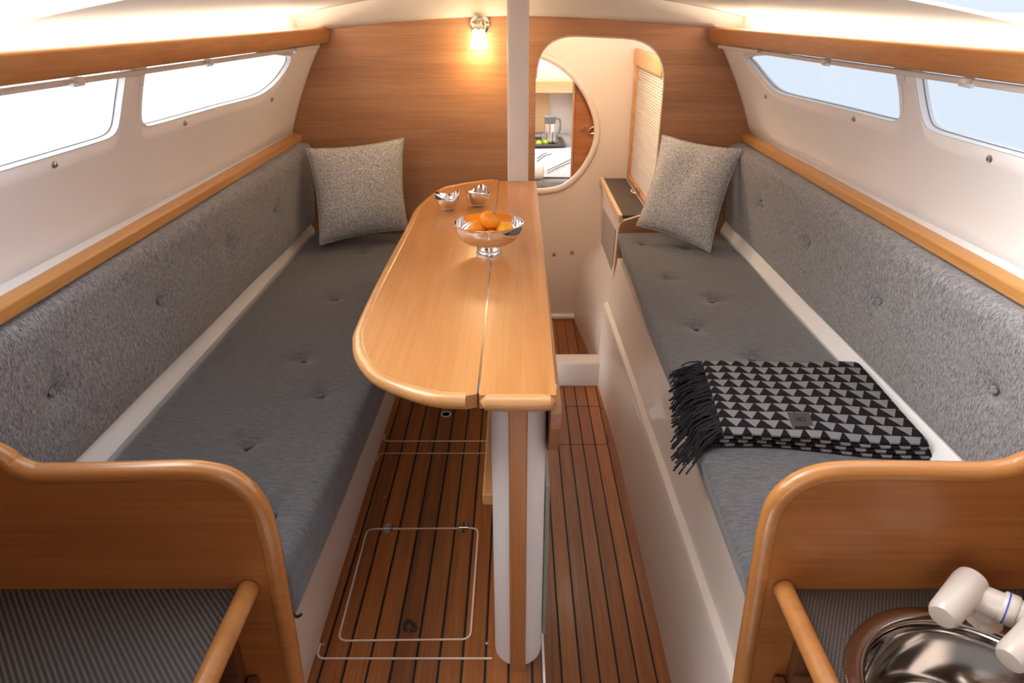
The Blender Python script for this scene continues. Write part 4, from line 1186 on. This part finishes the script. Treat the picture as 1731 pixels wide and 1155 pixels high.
# tray with flask, glasses and limes
fl0 = at_z(929, 243, BZ + .018)
kf = px_scale(fl0)
tx0, tx1 = at_z(880, 249, BZ).x, at_z(953, 249, BZ).x
tyn, tyf = at_z(930, 252, BZ).y, at_z(930, 238, BZ).y
tray = thing('serving_tray', (fl0.x, fl0.y, BZ), 'dark serving tray on the forward berth', 'tray')
MB().box(tx0, tx1, tyn, tyf, BZ + .010, BZ + .015).build('tray_base', M['dkgrey'], tray, smooth=False)
rl = round_poly([Vector((tx0, tyn, BZ + .020)), Vector((tx1, tyn, BZ + .020)), Vector((tx1, tyf, BZ + .020)), Vector((tx0, tyf, BZ + .020))], .02, 4)
MB().tube(rl, .010, 8, closed=True).build('tray_rim', M['dkgrey'], tray)
fk = thing('vacuum_flask', fl0, 'brushed steel vacuum flask with grey lid and handle on the tray', 'flask')
R = 9.5 * kf; Hh = at_Y(929, 196, fl0.y).z - fl0.z
MB().lathe([(0, 0), (R, 0), (R, Hh * .72), (R * .96, Hh * .74), (0, Hh * .74)], 28, fl0).build('flask_body', M['steel'], fk)
MB().lathe([(0, Hh * .74), (R * 1.0, Hh * .74), (R * 1.02, Hh * .97), (R * .9, Hh), (0, Hh)], 28, fl0).build('flask_lid', plain('flask_lid_grey', (.16, .15, .15), .5), fk)
MB().tube(smooth_open([fl0 + Vector(v) for v in ((R * .8, -R * .2, Hh * .92), (R * 1.7, -R * .2, Hh * .88), (R * 1.75, -R * .2, Hh * .5), (R * 1.0, -R * .2, Hh * .25))], 5), R * .17, 8).build('flask_handle', plain('flask_handle_grey', (.20, .19, .19), .5), fk)
for x, lab in ((919, 'clear drinking glass near the limes on the tray'), (938, 'clear drinking glass under the flask handle on the tray')):
    g0 = at_z(x, 246, BZ + .0155); rg = 5.5 * kf
    gm = MB().lathe([(0, 0), (rg * .85, 0), (rg, .085), (rg * .93, .085), (rg * .8, .005), (0, .005)], 24, g0); gm.base = tuple(g0)
    tag(gm.build('drinking_glass', M['glassclear']), lab, 'glass')
for x, y, lab in ((911, 247, 'yellow-green lime by the end of the tray'), (922, 246, 'yellow-green lime touching the drinking glass')):
    g0 = at_z(x, y, BZ + .0155); r = 5.0 * kf
    gm = MB().lathe([(r * math.sin(PI * k / 12) , r * (1 - math.cos(PI * k / 12)) * .95) for k in range(13)], 20, g0); gm.base = tuple(g0)
    t_ = thing('lime', g0, lab, 'lime', 'limes on the tray')
    gm.base = None; gm.build('rind', M['lime'], t_)
    MB().lathe([(0, r * 1.93), (.006, r * 1.90)], 8, g0).build('stem_end', M['leafdot'], t_)
rt0 = at_z(913, 298, BZ + .02)
rt = MB(); 
rt.tube([rt0 + Vector((-.18, .01, .02)), rt0 + Vector((-.01, .004, .022)), rt0 + Vector((.016, 0, .022)), rt0 + Vector((.022, 0, .022))], [.040, .042, .036, .012], 18)
rt.base = tuple(rt0)
tag(rt.build('rolled_towel', M['wax']), 'white rolled towel lying on the forward bedding', 'towel')
